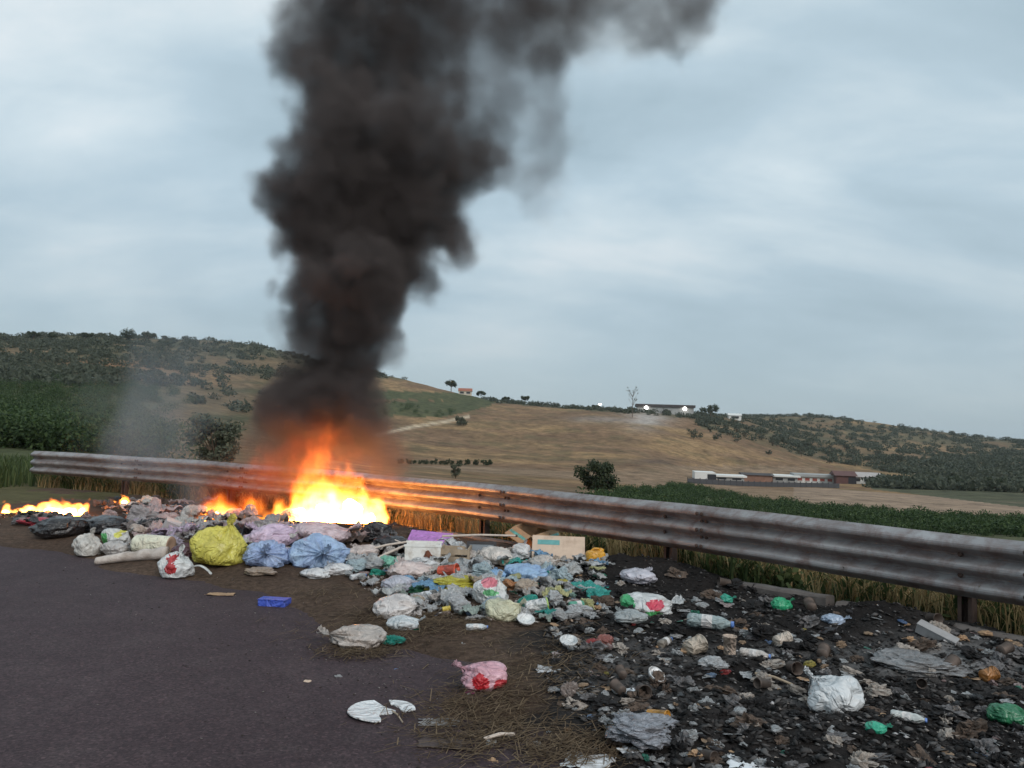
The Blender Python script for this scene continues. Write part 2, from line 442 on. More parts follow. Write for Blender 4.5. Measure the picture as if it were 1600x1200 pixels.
def build_terrain():
    azf = np.concatenate([np.radians(np.linspace(-180, -50, 40))[:-1], np.radians(np.linspace(-50, 50, 780)), np.radians(np.linspace(50, 180, 40))[1:]])
    rr = np.concatenate([[0.5, 4], np.exp(np.linspace(math.log(7), math.log(900), 230)), [1100, 1500, 2600]])
    A, R = np.meshgrid(azf, rr, indexing='ij')
    X, Y = np.sin(A) * R, np.cos(A) * R
    Z = terrain_z(X, Y)
    na, nr = A.shape
    idx = np.arange(na * nr).reshape(na, nr)
    q = np.stack([idx[:-1, :-1], idx[1:, :-1], idx[1:, 1:], idx[:-1, 1:]], -1).reshape(-1, 4)
    me = np_mesh('terrain', np.stack([X, Y, Z], -1).reshape(-1, 3), q[:, ::-1], True)
    PX, PY = project_np(X, Y, Z)
    PX = np.where(Y > 0, PX, 3000)
    w = fbm(X / 25, Y / 25, 4)
    grove, scrub = green_mask(PX, PY, w)
    n2 = fbm(X / 6 + 40, Y / 6.0, 4)[..., None]
    col = np.array(DRY) * (0.75 + 0.5 * n2)
    n3 = np.clip((fbm(X / 30, Y / 22 + 7, 5) - 0.47) * 7, 0, 1)[..., None]
    col = col * (1 - n3 * .8) + np.array(DRY2) * n3 * .8
    n4 = np.clip((fbm(X / 18 + 3, Y / 18 + 1, 5) - 0.50) * 8, 0, 1)[..., None]
    col = col * (1 - n4 * .6) + np.array((0.15, 0.10, 0.066)) * n4 * .6
    n5 = np.clip((fbm(X / 7 + 13, Y / 7 + 8, 4) - 0.56) * 10, 0, 1)[..., None]
    col = col * (1 - n5 * .5) + np.array((0.12, 0.105, 0.062)) * n5 * .5
    lft = (1 / (1 + np.exp((PX - 545) / 30)))[..., None] * (PY < 720)[..., None]
    col = col * (1 - .8 * lft) + np.array((0.155, 0.115, 0.075)) * (.7 + .6 * n2) * .8 * lft
    for (xa, ya), (xb, yb), th_ in (((180, 566), (560, 592), 3.5), ((200, 602), (480, 618), 4.5), ((150, 586), (420, 598), 2.5), ((300, 650), (470, 660), 5)):
        yy = ya + (PX - xa) / (xb - xa) * (yb - ya)
        bb = (np.exp(-((PY - yy + (w - .5) * 12) / th_)**2) * ((PX > xa) & (PX < xb)))[..., None]
        col = col * (1 - .8 * bb) + np.array((0.06, 0.07, 0.042)) * .8 * bb
    # bare soil at the foot of the hill, tilled field on the right
    soil = np.clip(((PY > 728) & (PX > 590) & (PX < 1280)) * 1.0, 0, 1)[..., None] * np.clip((w[..., None] - .35) * 5, 0, 1)
    col = col * (1 - .8 * soil) + np.array(SOIL) * .8 * soil
    fld = ((PX > 1240) & (PY > np.interp(PX, [1240,1300,1600], [762,764,785]))).astype(float)[..., None]
    col = col * (1 - fld) + np.array(BROWN) * (0.85 + .3 * n2) * fld
    # rubble tip and burnt strip on the slope, reddish terraces on the left hill
    for c, r, k_, cc in (((1010,655),(34,14),.9,(0.42,0.38,0.36)),((1010,722),(50,6),.9,(0.14,0.10,0.08)),((930,655),(40,5),.8,(0.3,0.26,0.25)),
                         ((170,572),(90,10),.8,(0.36,0.19,0.11)),((60,552),(70,7),.6,(0.33,0.19,0.11)),((290,590),(80,16),.8,(0.37,0.22,0.13)),((150,603),(14,4),.9,(0.42,0.12,0.08)),
                         ((1420,700),(80,6),.9,DRY2),((1330,660),(40,4),.9,DRY2),((1480,705),(70,5),.7,(0.38,0.24,0.15)),((1375,672),(14,4),.9,DRY2)):
        b = (blob_np(PX, PY, c, r) * k_ * np.clip(.5 + (w - .35) * 2.5, 0, 1.1)).clip(0, 1)[..., None]
        col = col * (1 - b) + np.array(cc) * b
        scrub = scrub * (1 - b[..., 0])
    # dirt track running up the slope
    ty = np.interp(PX, [590,640,700,735], [680,668,658,650])
    b = (np.exp(-((PY - ty) / 2.2)**2) * ((PX > 585) & (PX < 735)))[..., None]
    col = col * (1 - b) + np.array((0.55, 0.45, 0.34)) * b
    grn = np.clip(grove, 0, 1)[..., None]
    col = col * (1 - .85 * grn) + np.array(GREEN) * .85 * grn
    sc = (scrub * np.clip((w - 0.30) * 6, 0.25, 1))[..., None]
    col = col * (1 - .9 * sc) + np.array(SCRUB) * .9 * sc
    near = (np.hypot(X, Y) < 32)[..., None] * 1.0
    col = col * (1 - near) + np.array((0.11, 0.10, 0.055)) * near
    ca = me.color_attributes.new('cover', 'FLOAT_COLOR', 'POINT')
    ca.data.foreach_set('color', np.concatenate([col, np.ones(col.shape[:2] + (1,))], -1).astype(np.float32).ravel())
    m, t, b_, o = new_mat('hill_ground')
    at = t.nodes.new('ShaderNodeVertexColor'); at.layer_name = 'cover'
    n = tex(t, 0.30, 11, 0.78, 'Object', stretch=(1, .8, 1.2))
    f = ramp_node(t, n.outputs[0], [(0.32, (0.42, 0.42, 0.42)), (0.68, (1.6, 1.55, 1.45))])
    c = mixc(t, 1.0, at.outputs[0], f, 'MULTIPLY')
    t.links.new(c, b_.inputs['Base Color']); b_.inputs['Roughness'].default_value = 0.95
    b_.inputs['Specular IOR Level'].default_value = 0.05
    bump(t, b_, tex(t, 0.9, 6, .65).outputs[0], 0.6, 0.8)
    tag(obj('terrain', me, m), kind='structure')
build_terrain()

# ------------------------------------------------------------------ road and verge
def build_road():
    V, Fc = [], []
    P = [(-60.0, _pts[0, 1] + 6.0), (-30, _pts[0, 1] + 2.0)] + [(rail_frame(s)[0] + rail_frame(s)[2] * 0.35) for s in np.linspace(0.1, _arc[-1] - 0.3, 60)] 
    P += [(P[-1][0] + .4, P[-1][1] - 6)]
    P.sort(key=lambda p: p[0])
    xs = [p[0] for p in P]
    for p in P:
        for k_ in range(13):
            y = p[1] + (-40 - p[1]) * (k_ / 12)**1.5
            V.append((p[0], y, 0.0))
    for i in range(len(P) - 1):
        for k_ in range(12):
            a = i * 13 + k_; Fc.append((a, a + 1, a + 14, a + 13))
    m, t, b, o = new_mat('asphalt')
    n = tex(t, 0.55, 7, 0.62); g = tex(t, 55, 8, 0.85); p2 = tex(t, 2.3, 8, 0.7, dist=.6)
    c = ramp_node(t, n.outputs[0], [(0.3, (0.042, 0.026, 0.030)), (0.72, (0.067, 0.044, 0.049))])
    f = ramp_node(t, p2.outputs[0], [(0.46, (0, 0, 0)), (0.72, (0.45, 0.45, 0.45))])
    c = mixc(t, f, c, (0.095, 0.070, 0.072))
    gg = ramp_node(t, g.outputs[0], [(0.36, (0.55, 0.55, 0.55)), (0.66, (1.5, 1.47, 1.45))])
    c = mixc(t, 1.0, c, gg, 'MULTIPLY')
    vo = t.nodes.new('ShaderNodeTexVoronoi'); vo.inputs['Scale'].default_value = 75
    vc = t.nodes.new('ShaderNodeTexCoord'); t.links.new(vc.outputs['Object'], vo.inputs['Vector'])
    sv = t.nodes.new('ShaderNodeSeparateColor'); t.links.new(vo.outputs['Color'], sv.inputs[0])
    st = ramp_node(t, sv.outputs[0], [(0.0, (.62, .62, .62)), (.55, (.95, .95, .95)), (.86, (1.1, 1.08, 1.06)), (1.0, (1.65, 1.6, 1.55))])
    c = mixc(t, 1.0, c, st, 'MULTIPLY')
    cr = tex(t, 1.1, 3, .5, dist=3.0); cf = ramp_node(t, cr.outputs[0], [(.488, (0, 0, 0)), (.4955, (.8, .8, .8)), (.503, (0, 0, 0))])
    cm_ = tex(t, .35, 2); cg = ramp_node(t, cm_.outputs[0], [(.5, (0, 0, 0)), (.62, (1, 1, 1))])
    c = mixc(t, mixc(t, 1.0, cf, cg, 'MULTIPLY'), c, (.02, .016, .016))
    t.links.new(c, b.inputs['Base Color']); b.inputs['Roughness'].default_value = 0.82
    b.inputs['Specular IOR Level'].default_value = 0.3
    bump(t, b, g.outputs[0], 0.35, 0.006)
    tag(obj('road', mesh('road', V, Fc), m), kind='structure')
build_road()
def build_verge():
    h = 0.05
    xs = np.arange(-14, 9, h); ys = np.arange(0.6, 21, h)
    X, Y = np.meshgrid(xs, ys, indexing='ij')
    e_ = poly_sd(X, Y, EDGE_POLY); r_ = poly_sd(X, Y, RAIL_POLY)
    keep = (e_ > -0.45) & (r_ < 1.6)
    Z = verge_h(X, Y)
    idx = np.arange(X.size).reshape(X.shape)
    q = np.stack([idx[:-1, :-1], idx[1:, :-1], idx[1:, 1:], idx[:-1, 1:]], -1)
    kq = (keep[:-1, :-1] & keep[1:, 1:] & keep[1:, :-1] & keep[:-1, 1:])
    q = q[kq]
    used = np.unique(q); rm = np.full(X.size, -1); rm[used] = np.arange(len(used))
    v = np.stack([X, Y, Z], -1).reshape(-1, 3)[used]
    me = np_mesh('verge', v, rm[q], True)
    PX, PY = project_np(v[:, 0], v[:, 1], v[:, 2])
    w = fbm(v[:, 0] * 2, v[:, 1] * 2, 4)
    ash = np.clip((PX - 800 + (w - .5) * 320 - np.clip(PY - 1010, 0, 200) * .35) / 60, 0, 1)
    ash = np.maximum(ash, np.clip(1.2 - ((PX - 420) / 330)**2 - ((PY - 812) / 26)**2, 0, 1))
    grey = blob_np(PX, PY, (1500, 1030), (190, 34)) * np.clip((w - .3) * 4, 0, 1)
    grey = np.maximum(grey, .5 * blob_np(PX, PY, (1150, 1050), (250, 60)) * np.clip((w - .45) * 5, 0, 1))
    dirt = np.array((0.088, 0.060, 0.045)); dk = np.array((0.020, 0.0175, 0.017)); gr = np.array((0.20, 0.195, 0.195))
    col = dirt * (.6 + .8 * w[:, None]); col = col * (1 - ash[:, None]) + dk * (.5 + w[:, None]) * ash[:, None]
    col = col * (1 - grey[:, None]) + gr * grey[:, None]
    r2 = poly_sd(v[:, 0], v[:, 1], RAIL_POLY); g2 = np.clip((r2 - .15) / .4, 0, 1)[:, None]
    col = col * (1 - g2) + np.array((0.10, 0.08, 0.045)) * g2
    ca = me.color_attributes.new('cover', 'FLOAT_COLOR', 'POINT')
    ca.data.foreach_set('color', np.concatenate([col, np.ones((len(v), 1))], -1).astype(np.float32).ravel())
    m, t, b, o = new_mat('verge_dirt')
    at = t.nodes.new('ShaderNodeVertexColor'); at.layer_name = 'cover'
    n = tex(t, 22, 8, 0.75)
    f = ramp_node(t, n.outputs[0], [(0.3, (0.4, 0.4, 0.4)), (0.72, (1.9, 1.85, 1.8))])
    t.links.new(mixc(t, 1.0, at.outputs[0], f, 'MULTIPLY'), b.inputs['Base Color'])
    b.inputs['Roughness'].default_value = 0.95; b.inputs['Specular IOR Level'].default_value = 0.1
    bump(t, b, tex(t, 40, 6, .7).outputs[0], 0.8, 0.03)
    tag(obj('verge', me, m), kind='structure')
build_verge()

# ------------------------------------------------------------------ guardrail
def build_rail():
    m, t, b, o = new_mat('galvanised_steel')
    n = tex(t, 1.6, 7, 0.65, stretch=(1, 1, 3)); r = tex(t, 5, 8, 0.72, dist=.4)
    c = ramp_node(t, n.outputs[0], [(0.3, (0.23, 0.22, 0.22)), (0.7, (0.40, 0.395, 0.40))])
    f = ramp_node(t, r.outputs[0], [(0.43, (0, 0, 0)), (0.66, (.8, .8, .8))])
    c = mixc(t, f, c, (0.15, 0.092, 0.078))
    t.links.new(c, b.inputs['Base Color']); b.inputs['Metallic'].default_value = 0.35
    b.inputs['Roughness'].default_value = 0.5; b.inputs['Specular IOR Level'].default_value = 0.4
    bump(t, b, r.outputs[0], 0.15, 0.01)
    dark = simple('rusted_steel', (0.09, 0.06, 0.05), 0.8, .3, 8, .3, metal=.2)
    t0 = thing('guardrail', 'long weathered three-wave steel guardrail curving past the fire on short posts', 'guardrail')
    prof = []
    for k_ in range(3):
        zc = 0.4167 - k_ * 0.1667
        prof += [(0.0, zc + .078), (.012, zc + .070), (.082, zc + .030), (.095, zc + .016), (.097, zc), (.095, zc - .016), (.082, zc - .030), (.012, zc - .070)]
    prof.append((0.0, 0.005))
    z0 = RZ - 0.5
    sp = s_of_px(1045); PITCHS = 3.05
    first = sp - math.floor(sp / PITCHS) * PITCHS
    joints = [0.02] + list(np.arange(first + .45, _arc[-1] - 0.9, PITCHS)) + [_arc[-1] - .1]
    bolt = MB().lathe([(.021, 0), (.021, .008), (.012, .016)], 8).mesh('bolt')
    for i in range(len(joints) - 1):
        s0, s1 = joints[i], joints[i + 1] + 0.16
        if i == len(joints) - 2: s1 = joints[i + 1]
        V = []; ns = 26; npf = len(prof)
        for side in (0, 1):
            for k_ in range(ns + 1):
                s = s0 + (s1 - s0) * k_ / ns
                p, tt, nn = rail_frame(max(s, .01))
                off = 0.011 * (1 - k_ / ns) * (1 if i % 2 == 0 else 1) + 0.05 - side * .0035
                wob = 0.012 * math.sin(s * 2.1) + .01 * math.sin(s * 5.3 + 1)
                back = -0.10 * max(0, 1 - s / 0.35)**2 if i == 0 else 0
                dz = 0.006 * math.sin(s * 1.7)
                for (oo, z) in prof:
                    q = p + nn * (oo + off + wob + back)
                    V.append((q[0], q[1], z0 + z + dz))
        Fc = []; base = (ns + 1) * npf
        for k_ in range(ns):
            for j in range(npf - 1):
                a = k_ * npf + j
                Fc.append((a, a + 1, a + npf + 1, a + npf)); Fc.append((base + a, base + a + npf, base + a + npf + 1, base + a + 1))
            a = k_ * npf; Fc.append((a, a + npf, base + a + npf, base + a))
            a = k_ * npf + npf - 1; Fc.append((a, base + a, base + a + npf, a + npf))
        for k_ in (0, ns):
            for j in range(npf - 1):
                a = k_ * npf + j
                q = (a, base + a, base + a + 1, a + 1); Fc.append(q if k_ == 0 else q[::-1])
        me = mesh('rail_panel', V, Fc)
        pan = obj('rail_panel', me, m, t0)
        # bolts of the lap joint, in valleys and on ridges
        if i:
            for ds_ in (0.05, 0.11):
                for zc, oo in ((.4167, .097), (.25, .097), (.0833, .097), (.333, .006), (.167, .006)):
                    p, tt, nn = rail_frame(s0 + ds_); wob = 0.012 * math.sin((s0+ds_) * 2.1) + .01 * math.sin((s0+ds_) * 5.3 + 1)
                    q = p + nn * (oo + .0605 + wob)
                    rot = Vector((nn[0], nn[1], 0)).to_track_quat('Z', 'Y').to_euler()
                    obj('bolt', bolt, dark, pan, (q[0], q[1], z0 + zc + .003), rot)
    for s in np.arange(first, _arc[-1] - .3, PITCHS):
        p, tt, nn = rail_frame(s)
        mt = Matrix(((tt[0], nn[0], 0, p[0]), (tt[1], nn[1], 0, p[1]), (0, 0, 1, 0), (0, 0, 0, 1)))
        b_ = MB()
        b_.box((-.055, -.10, -.35), (.055, -.094, .74), mt).box((-.055, -.0939, -.35), (-.049, .0, .74), mt).box((.049, -.0939, -.35), (.055, .0, .74), mt)
        b_.box((-.0489, -.006, -.35), (-.025, 0, .74), mt).box((.025, -.006, -.35), (.0489, 0, .74), mt)
        ps = obj('post', b_.mesh('post'), dark, t0)
        for zc in (.333, .167):
            wob = 0.012 * math.sin(s * 2.1) + .01 * math.sin(s * 5.3 + 1); qq = p + nn * (.006 + .0625 + wob)
            obj('bolt', bolt, dark, t0, (qq[0], qq[1], z0 + zc + .003), Vector((nn[0], nn[1], 0)).to_track_quat('Z', 'Y').to_euler())
        sb = MB().box((-.07, .0015, .40), (.07, .042, .74), mt).mesh('spacer'); obj('spacer', sb, dark, ps)
    return dark
DARKSTEEL = build_rail()
def build_kerb():
    m = simple('old_concrete', (0.14, 0.12, 0.11), 0.9, .3, 5, .5, 40)
    root = tag(obj('kerb', None), kind='structure')
    lens = [(s_of_px(700), s_of_px(860)), (s_of_px(862), s_of_px(985)), (s_of_px(988), s_of_px(1092)), (s_of_px(1152), s_of_px(1307)),
            (s_of_px(1322), s_of_px(1470)), (s_of_px(1473), s_of_px(1610)), (s_of_px(1614), s_of_px(1800))]
    for i, (a, b) in enumerate(lens):
        ns = 6; V = []
        tl = [0, .02, 0, .035, .02, .0, 0][i]
        for k_ in range(ns + 1):
            s = a + (b - a) * k_ / ns; p, tt, nn = rail_frame(s)
            j = lambda: RNG.uniform(-.006, .006)
            up = .10 + tl * k_ / ns
            for o, z in ((.20, -.15), (.20, up - .02), (.18, up), (.07, up), (.05, up - .02), (.05, -.15)):
                q = p + nn * (o + j() - .02); V.append((q[0], q[1], z + j()))
        Fc = []
        for k_ in range(ns):
            for q in range(6):
                A, B = k_ * 6 + q, k_ * 6 + (q + 1) % 6; Fc.append((A, A + 6, B + 6, B))
        Fc += [tuple(range(6)), tuple(range(ns * 6 + 5, ns * 6 - 1, -1))]
        obj('kerb_stone', mesh('kerb_stone', V, Fc), m, root)
build_kerb()

# ------------------------------------------------------------------ vegetation
def leaf_cloud(centers, radii, n_each, size, squash=0.75, seed=0, shell=0.55):
    """random leaf quads through ellipsoids; arrays centers (N,3), radii (N,)"""
    g = np.random.default_rng(seed)
    centers = np.asarray(centers, float).reshape(-1, 3); radii = np.asarray(radii, float).reshape(-1)
    size = np.broadcast_to(np.asarray(size, float), radii.shape)
    C = np.repeat(centers, n_each, 0); Rr = np.repeat(radii, n_each); Sz = np.repeat(size, n_each)
    n = len(C)
    d = g.normal(size=(n, 3)); d /= np.linalg.norm(d, axis=1)[:, None]
    r = (shell + (1 - shell) * g.random(n)) * (0.8 + 0.35 * g.random(n))
    P = C + d * (Rr * r)[:, None] * np.array([1, 1, squash])
    a = g.normal(size=(n, 3)); a /= np.linalg.norm(a, axis=1)[:, None]
    b = np.cross(a, d + 0.6 * g.normal(size=(n, 3))); b /= np.linalg.norm(b, axis=1)[:, None] + 1e-9
    s = Sz * (0.6 + 0.8 * g.random(n))
    a = a * s[:, None]; b = b * (s * 0.62)[:, None]
    v = np.stack([P - a, P - b * .9 , P + a, P + b * .9], 1).reshape(-1, 3)
    return v, np.arange(4 * n).reshape(n, 4)
M_SCRUB = foliage('scrub_leaf', [(0.055, 0.066, 0.045), (0.078, 0.09, 0.062), (0.10, 0.108, 0.075)])
M_GROVE = foliage('grove_leaf', [(0.022, 0.042, 0.016), (0.042, 0.072, 0.026), (0.085, 0.12, 0.045)])
M_TREE = foliage('tree_leaf', [(0.022, 0.036, 0.02), (0.05, 0.065, 0.03), (0.085, 0.095, 0.05)])
M_OLIVE = foliage('olive_leaf', [(0.06, 0.07, 0.045), (0.10, 0.11, 0.07), (0.14, 0.14, 0.095)])
M_BARK = simple('bark', (0.12, 0.085, 0.06), 0.9, .3, 12, .5)
def scatter_by_mask(n, which, seed, dmin, dmax, pxr, thr):
    g = np.random.default_rng(seed)
    out_ = []
    while sum(map(len, out_)) < n:
        m_ = 40000
        px = g.uniform(*pxr, m_); d = np.sqrt(g.uniform(dmin**2, dmax**2, m_)) if dmax < 300 else np.exp(g.uniform(math.log(dmin), math.log(dmax), m_))
        u = (px - 800) / FPX; a = np.arctan2(u, 1)
        X, Y = np.sin(a) * d, np.cos(a) * d; Z = terrain_z(X, Y)
        PX, PY = project_np(X, Y, Z)
        gr, sc = green_mask(PX, PY, fbm(X / 25, Y / 25, 4))
        v = gr if which == 'grove' else sc * np.clip((fbm(X / 25, Y / 25, 4) - 0.30) * 5, 0.12, 1)
        if which == 'grove': v = v * np.clip((fbm(X / 5 + 2, Y / 5, 3) - .36) * 8, .06, 1)
        k_ = g.random(m_) < v * thr
        out_.append(np.stack([X[k_], Y[k_], Z[k_]], 1))
    return np.concatenate(out_)[:n]
def build_masses():
    # far-off hillside scrub
    P = scatter_by_mask(7000, 'scrub', 3, 170, 830, (-250, 1900), .8)
    g = np.random.default_rng(5); r = g.uniform(1.0, 3.0, len(P)) * (0.75 + 0.25 * np.hypot(P[:, 0], P[:, 1]) / 500)
    P[:, 2] += r * .35
    v, q = leaf_cloud(P, r, 52, r * .22, .55, 6)
    tag(obj('hillside_scrub', np_mesh('hillside_scrub', v, q), M_SCRUB), 'dark scrub and olive bushes covering the far hillsides', 'scrub', kind='stuff')
    # groves (left slope, hill bands, right valley floor)
    P = scatter_by_mask(1100, 'grove', 8, 45, 330, (-250, 780), .9)
    r = g.uniform(1.0, 1.7, len(P)); P[:, 2] += r * .5
    v, q = leaf_cloud(P, r, 280, r * .07, .8, 9, .3)
    tag(obj('citrus_grove', np_mesh('citrus_grove', v, q), M_GROVE), 'dark green citrus grove covering the slope behind the rail end', 'grove', kind='stuff')
    P = scatter_by_mask(1700, 'grove', 18, 38, 150, (880, 1900), .95)
    r = g.uniform(.3, .62, len(P)) * g.choice([1, 1, 1, 1.35], len(P)); P[:, 2] += r * .3
    v, q = leaf_cloud(P, r, 190, r * .105, .75, 19, .3)
    tag(obj('vineyard', np_mesh('vineyard', v, q), M_GROVE), 'green leafy vineyard on the valley floor below the guardrail', 'vineyard', kind='stuff')
build_masses()

def make_tree(name, label, px, py, wpx, hpx, mat=M_TREE, seed=0, bush=False, group=None, d=None, leaves=900, cat=None):
    """px,py: foot of the tree in the photo; it stands on the terrain there"""
    p = hit_terrain(px, py) if d is None else None
    if d is not None:
        v = ray(px, py); hl = math.hypot(v.x, v.y); x, y = v.x / hl * d, v.y / hl * d
        p = Vector((x, y, float(terrain_z(np.array([x]), np.array([y]))[0])))
    dist = p.y / 1.0
    w, h = wpx / FPX * dist, hpx / FPX * dist
    g = random.Random(seed)
    root = thing(name, label, cat or ('bush' if bush else 'tree'), p, (0, 0, g.uniform(0, 6)), group)
    th = h * (.22 if bush else .38)
    tb = MB().tube((0, 0, -.2), (0, 0, th), h * .035, h * .026)
    cs, rs = [], []
    nl = 14 if bush else 10
    for i in range(nl):
        a = 6.283 * i / nl + g.uniform(-.3, .3); rad = w * .5 * g.uniform(.35, .68) if i else 0
        z = h * (g.uniform(.16, .78) if bush else g.uniform(.48, .78))
        c = Vector((math.cos(a) * rad, math.sin(a) * rad, z)); cs.append(c); rs.append(min(w, h) * g.uniform(.17, .27))
        tb.tube((0, 0, th * .9), tuple(c), h * .018, h * .007, 5)
    obj('trunk', tb.mesh('trunk'), M_BARK, root)
    sz = max(min(w, h) * .036, dist * .0008)
    v, q = leaf_cloud([tuple(c) for c in cs], rs, leaves // nl, sz, .85, seed + 50, .25)
    obj('crown', np_mesh('crown', v, q), mat, root)
    return root
TREES = [
 ('evergreen_tree','tallest dome-shaped dark tree on the crest of the left hill',198,537,32,24,M_TREE,False),
 ('evergreen_tree','rounded dark tree right beside the tallest one on the left crest',232,535,34,20,M_TREE,False),
 ('evergreen_tree','low round tree standing alone on the left crest above the red terrace',80,532,18,12,M_TREE,False),
 ('evergreen_tree','flat-topped dark tree on the left crest between two lower ones',52,532,24,15,M_TREE,False),
 ('evergreen_tree','small dark tree on the left crest beside the dip',135,533,24,14,M_TREE,False),
 ('evergreen_tree','broad dark tree beside the red-roofed house on the skyline',705,607,22,20,M_TREE,False),
 ('evergreen_tree','low dark tree on the ridge just below the red-roofed house',752,612,18,12,M_TREE,False),
 ('evergreen_tree','rounded dark tree halfway down the ridge line',820,630,20,14,M_TREE,False),
 ('evergreen_tree','small dark tree beside the rounded one on the ridge line',790,625,18,10,M_TREE,False),
 ('evergreen_tree','low dark tree on the ridge above the rubble tip',930,640,16,9,M_TREE,False),
 ('evergreen_tree','large round dark tree beside the long hilltop shed',1110,654,46,25,M_TREE,False),
 ('field_bush','single round bush beside the dirt track on the dry slope',720,665,24,18,M_OLIVE,True),
 ('field_bush','big dark bush standing behind the guardrail below the dry hill',933,792,76,62,M_TREE,True),
 ('field_bush','thin green shrub on the bare strip behind the guardrail',712,748,20,28,M_OLIVE,True),
 ('evergreen_tree','large loose green tree on the slope seen through the pale smoke',335,730,104,88,M_OLIVE,True),
 ('field_bush','dark bush at the end of the hedge under the dry slope',763,727,14,10,M_TREE,True),
 ('field_bush','wide dark bush in the hedge right of the white farmhouse',1490,762,34,22,M_TREE,True),
 ('field_bush','second wide dark bush in the hedge right of the white farmhouse',1555,768,46,26,M_TREE,True),
]
for i, (n_, lb, px, py, w, h, mt, bu) in enumerate(TREES):
    make_tree(n_, lb, px, py, w, h, mt, 30 + i, bu, d=(58 if px == 933 else None), leaves=(4200 if w > 60 else 1300))
for i in range(22):                                    # hedge at the foot of the slope
    make_tree('hedge_shrub', 'small dark shrub in the row along the foot of the dry slope', 622 + i * 6.6 + RNG.uniform(-2, 2), 725 + i * .12, 8 + RNG.uniform(-1, 3), 8 + RNG.uniform(-2, 4), M_TREE, 200 + i, True, 'hedge shrubs along the foot of the dry slope', leaves=180)
for i in range(40):                                    # shrubs spread over the lower right slope
    a = i / 39; px = 1080 + 330 * a + RNG.uniform(-14, 14); py = 668 + 55 * a + RNG.uniform(-4, 22)
    make_tree('slope_shrub', 'round grey-green shrub on the slope above the farm buildings', px, py, 13 + RNG.uniform(-3, 8), 11 + RNG.uniform(-3, 5), M_SCRUB, 300 + i, True, 'shrubs on the slope above the farm buildings', leaves=200)
def bare_tree():
    p = hit_terrain(988, 652); k_ = p.y / FPX
    root = thing('bare_tree', 'thin almost leafless tree standing before the hilltop shed', 'tree', p)
    g = random.Random(4); mb = MB(); mb.tube((0, 0, -.5), (0, 0, 34 * k_), .55 * k_, .3 * k_, 6)
    tips = []
    for i in range(16):
        z = g.uniform(14, 34) * k_; a = g.uniform(0, 6.3); l = g.uniform(7, 15) * k_
        e_ = Vector((math.cos(a) * l * .7, math.sin(a) * l * .7, z + l)); mb.tube((0, 0, z), tuple(e_), .28 * k_, .1 * k_, 4); tips.append(e_)
    obj('trunk', mb.mesh('trunk'), M_BARK, root)
    v, q = leaf_cloud([tuple(t_) for t_ in tips], [3.0 * k_] * len(tips), 12, .7 * k_, 1, 3, .1)
    obj('crown', np_mesh('crown', v, q), M_OLIVE, root)
bare_tree()

def blades(n, sfun, hmin, hmax, seed, wid=.006, lean=.35):
    g = np.random.default_rng(seed); V, Q = [], []
    P = sfun(g, n); n = len(P)
    h = g.uniform(hmin, hmax, n); a = g.uniform(0, 2 * np.pi, n); ln = g.uniform(.05, lean, n) * h
    ux, uy = np.cos(a), np.sin(a); wx, wy = -uy * wid, ux * wid
    rows = []
    for f_, wf in ((0, 1), (.5, .8), (.85, .5), (1.0, .08)):
        off = ln * f_**2
        c = np.stack([P[:, 0] + ux * off, P[:, 1] + uy * off, P[:, 2] + h * (f_ - .12 * f_**3)], 1)
        wv = np.stack([wx * wf, wy * wf, 0 * wx], 1) * (g.uniform(.6, 1.6, n))[:, None] if f_ == 0 else None
        if f_ == 0: W0 = wv
        rows += [c - W0 * wf, c + W0 * wf]
    V = np.stack(rows, 1).reshape(-1, 3)
    b = np.arange(n)[:, None] * 8
    Q = np.concatenate([b + np.array([0, 1, 3, 2]), b + np.array([2, 3, 5, 4]), b + np.array([4, 5, 7, 6])], 1).reshape(-1, 4)
    return V, Q
def along_rail(s0, s1, o0, o1, clump=0.5):
    def f(g, n):
        s = g.uniform(s0, s1, n * 3); o = g.uniform(o0, o1, n * 3)
        kk = fbm(s * 1.3, o * 2 + 5 * clump, 3) > (.40 + .1 * clump)
        s, o = s[kk][:n], o[kk][:n]
        P = np.stack([np.interp(s, _arc, _pts[:, 0]), np.interp(s, _arc, _pts[:, 1])], 1)
        T = np.stack([np.interp(s + .05, _arc, _pts[:, 0]), np.interp(s + .05, _arc, _pts[:, 1])], 1) - P
        T /= np.linalg.norm(T, axis=1)[:, None] + 1e-9
        X = P[:, 0] - T[:, 1] * o; Y = P[:, 1] + T[:, 0] * o
        Z = np.maximum(verge_h(X, Y), terrain_z(X, Y)) - .02
        return np.stack([X, Y, Z], 1)
    return f
M_STRAW = foliage('straw_blade', [(0.22, 0.15, 0.07), (0.38, 0.28, 0.135), (0.50, 0.39, 0.21)], .8)
M_WEED = foliage('weed_blade', [(0.035, 0.055, 0.02), (0.07, 0.10, 0.035), (0.11, 0.13, 0.05)], .7)
v, q = blades(26000, along_rail(0, _arc[-1] - .3, .08, 2.6, .4), .10, .52, 21, .005, 1.1)
tag(obj('dry_grass', np_mesh('dry_grass', v, q), M_STRAW), 'dry yellow grass growing behind the guardrail', 'grass', kind='stuff')
v, q = blades(26000, along_rail(0, _arc[-1] - .3, .15, 4.5, .75), .08, .5, 22, .012, 1.3)
tag(obj('green_weeds', np_mesh('green_weeds', v, q), M_WEED), 'green weeds growing between the dry grass behind the guardrail', 'weeds', kind='stuff')
_g = np.random.default_rng(77)
P_ = along_rail(0, _arc[-1] - .3, .25, 2.6, .7)(_g, 420); r_ = _g.uniform(.12, .36, len(P_)); P_[:, 2] += r_ * .5
v, q = leaf_cloud(P_, r_, 90, r_ * .16, .95, 78, .2)
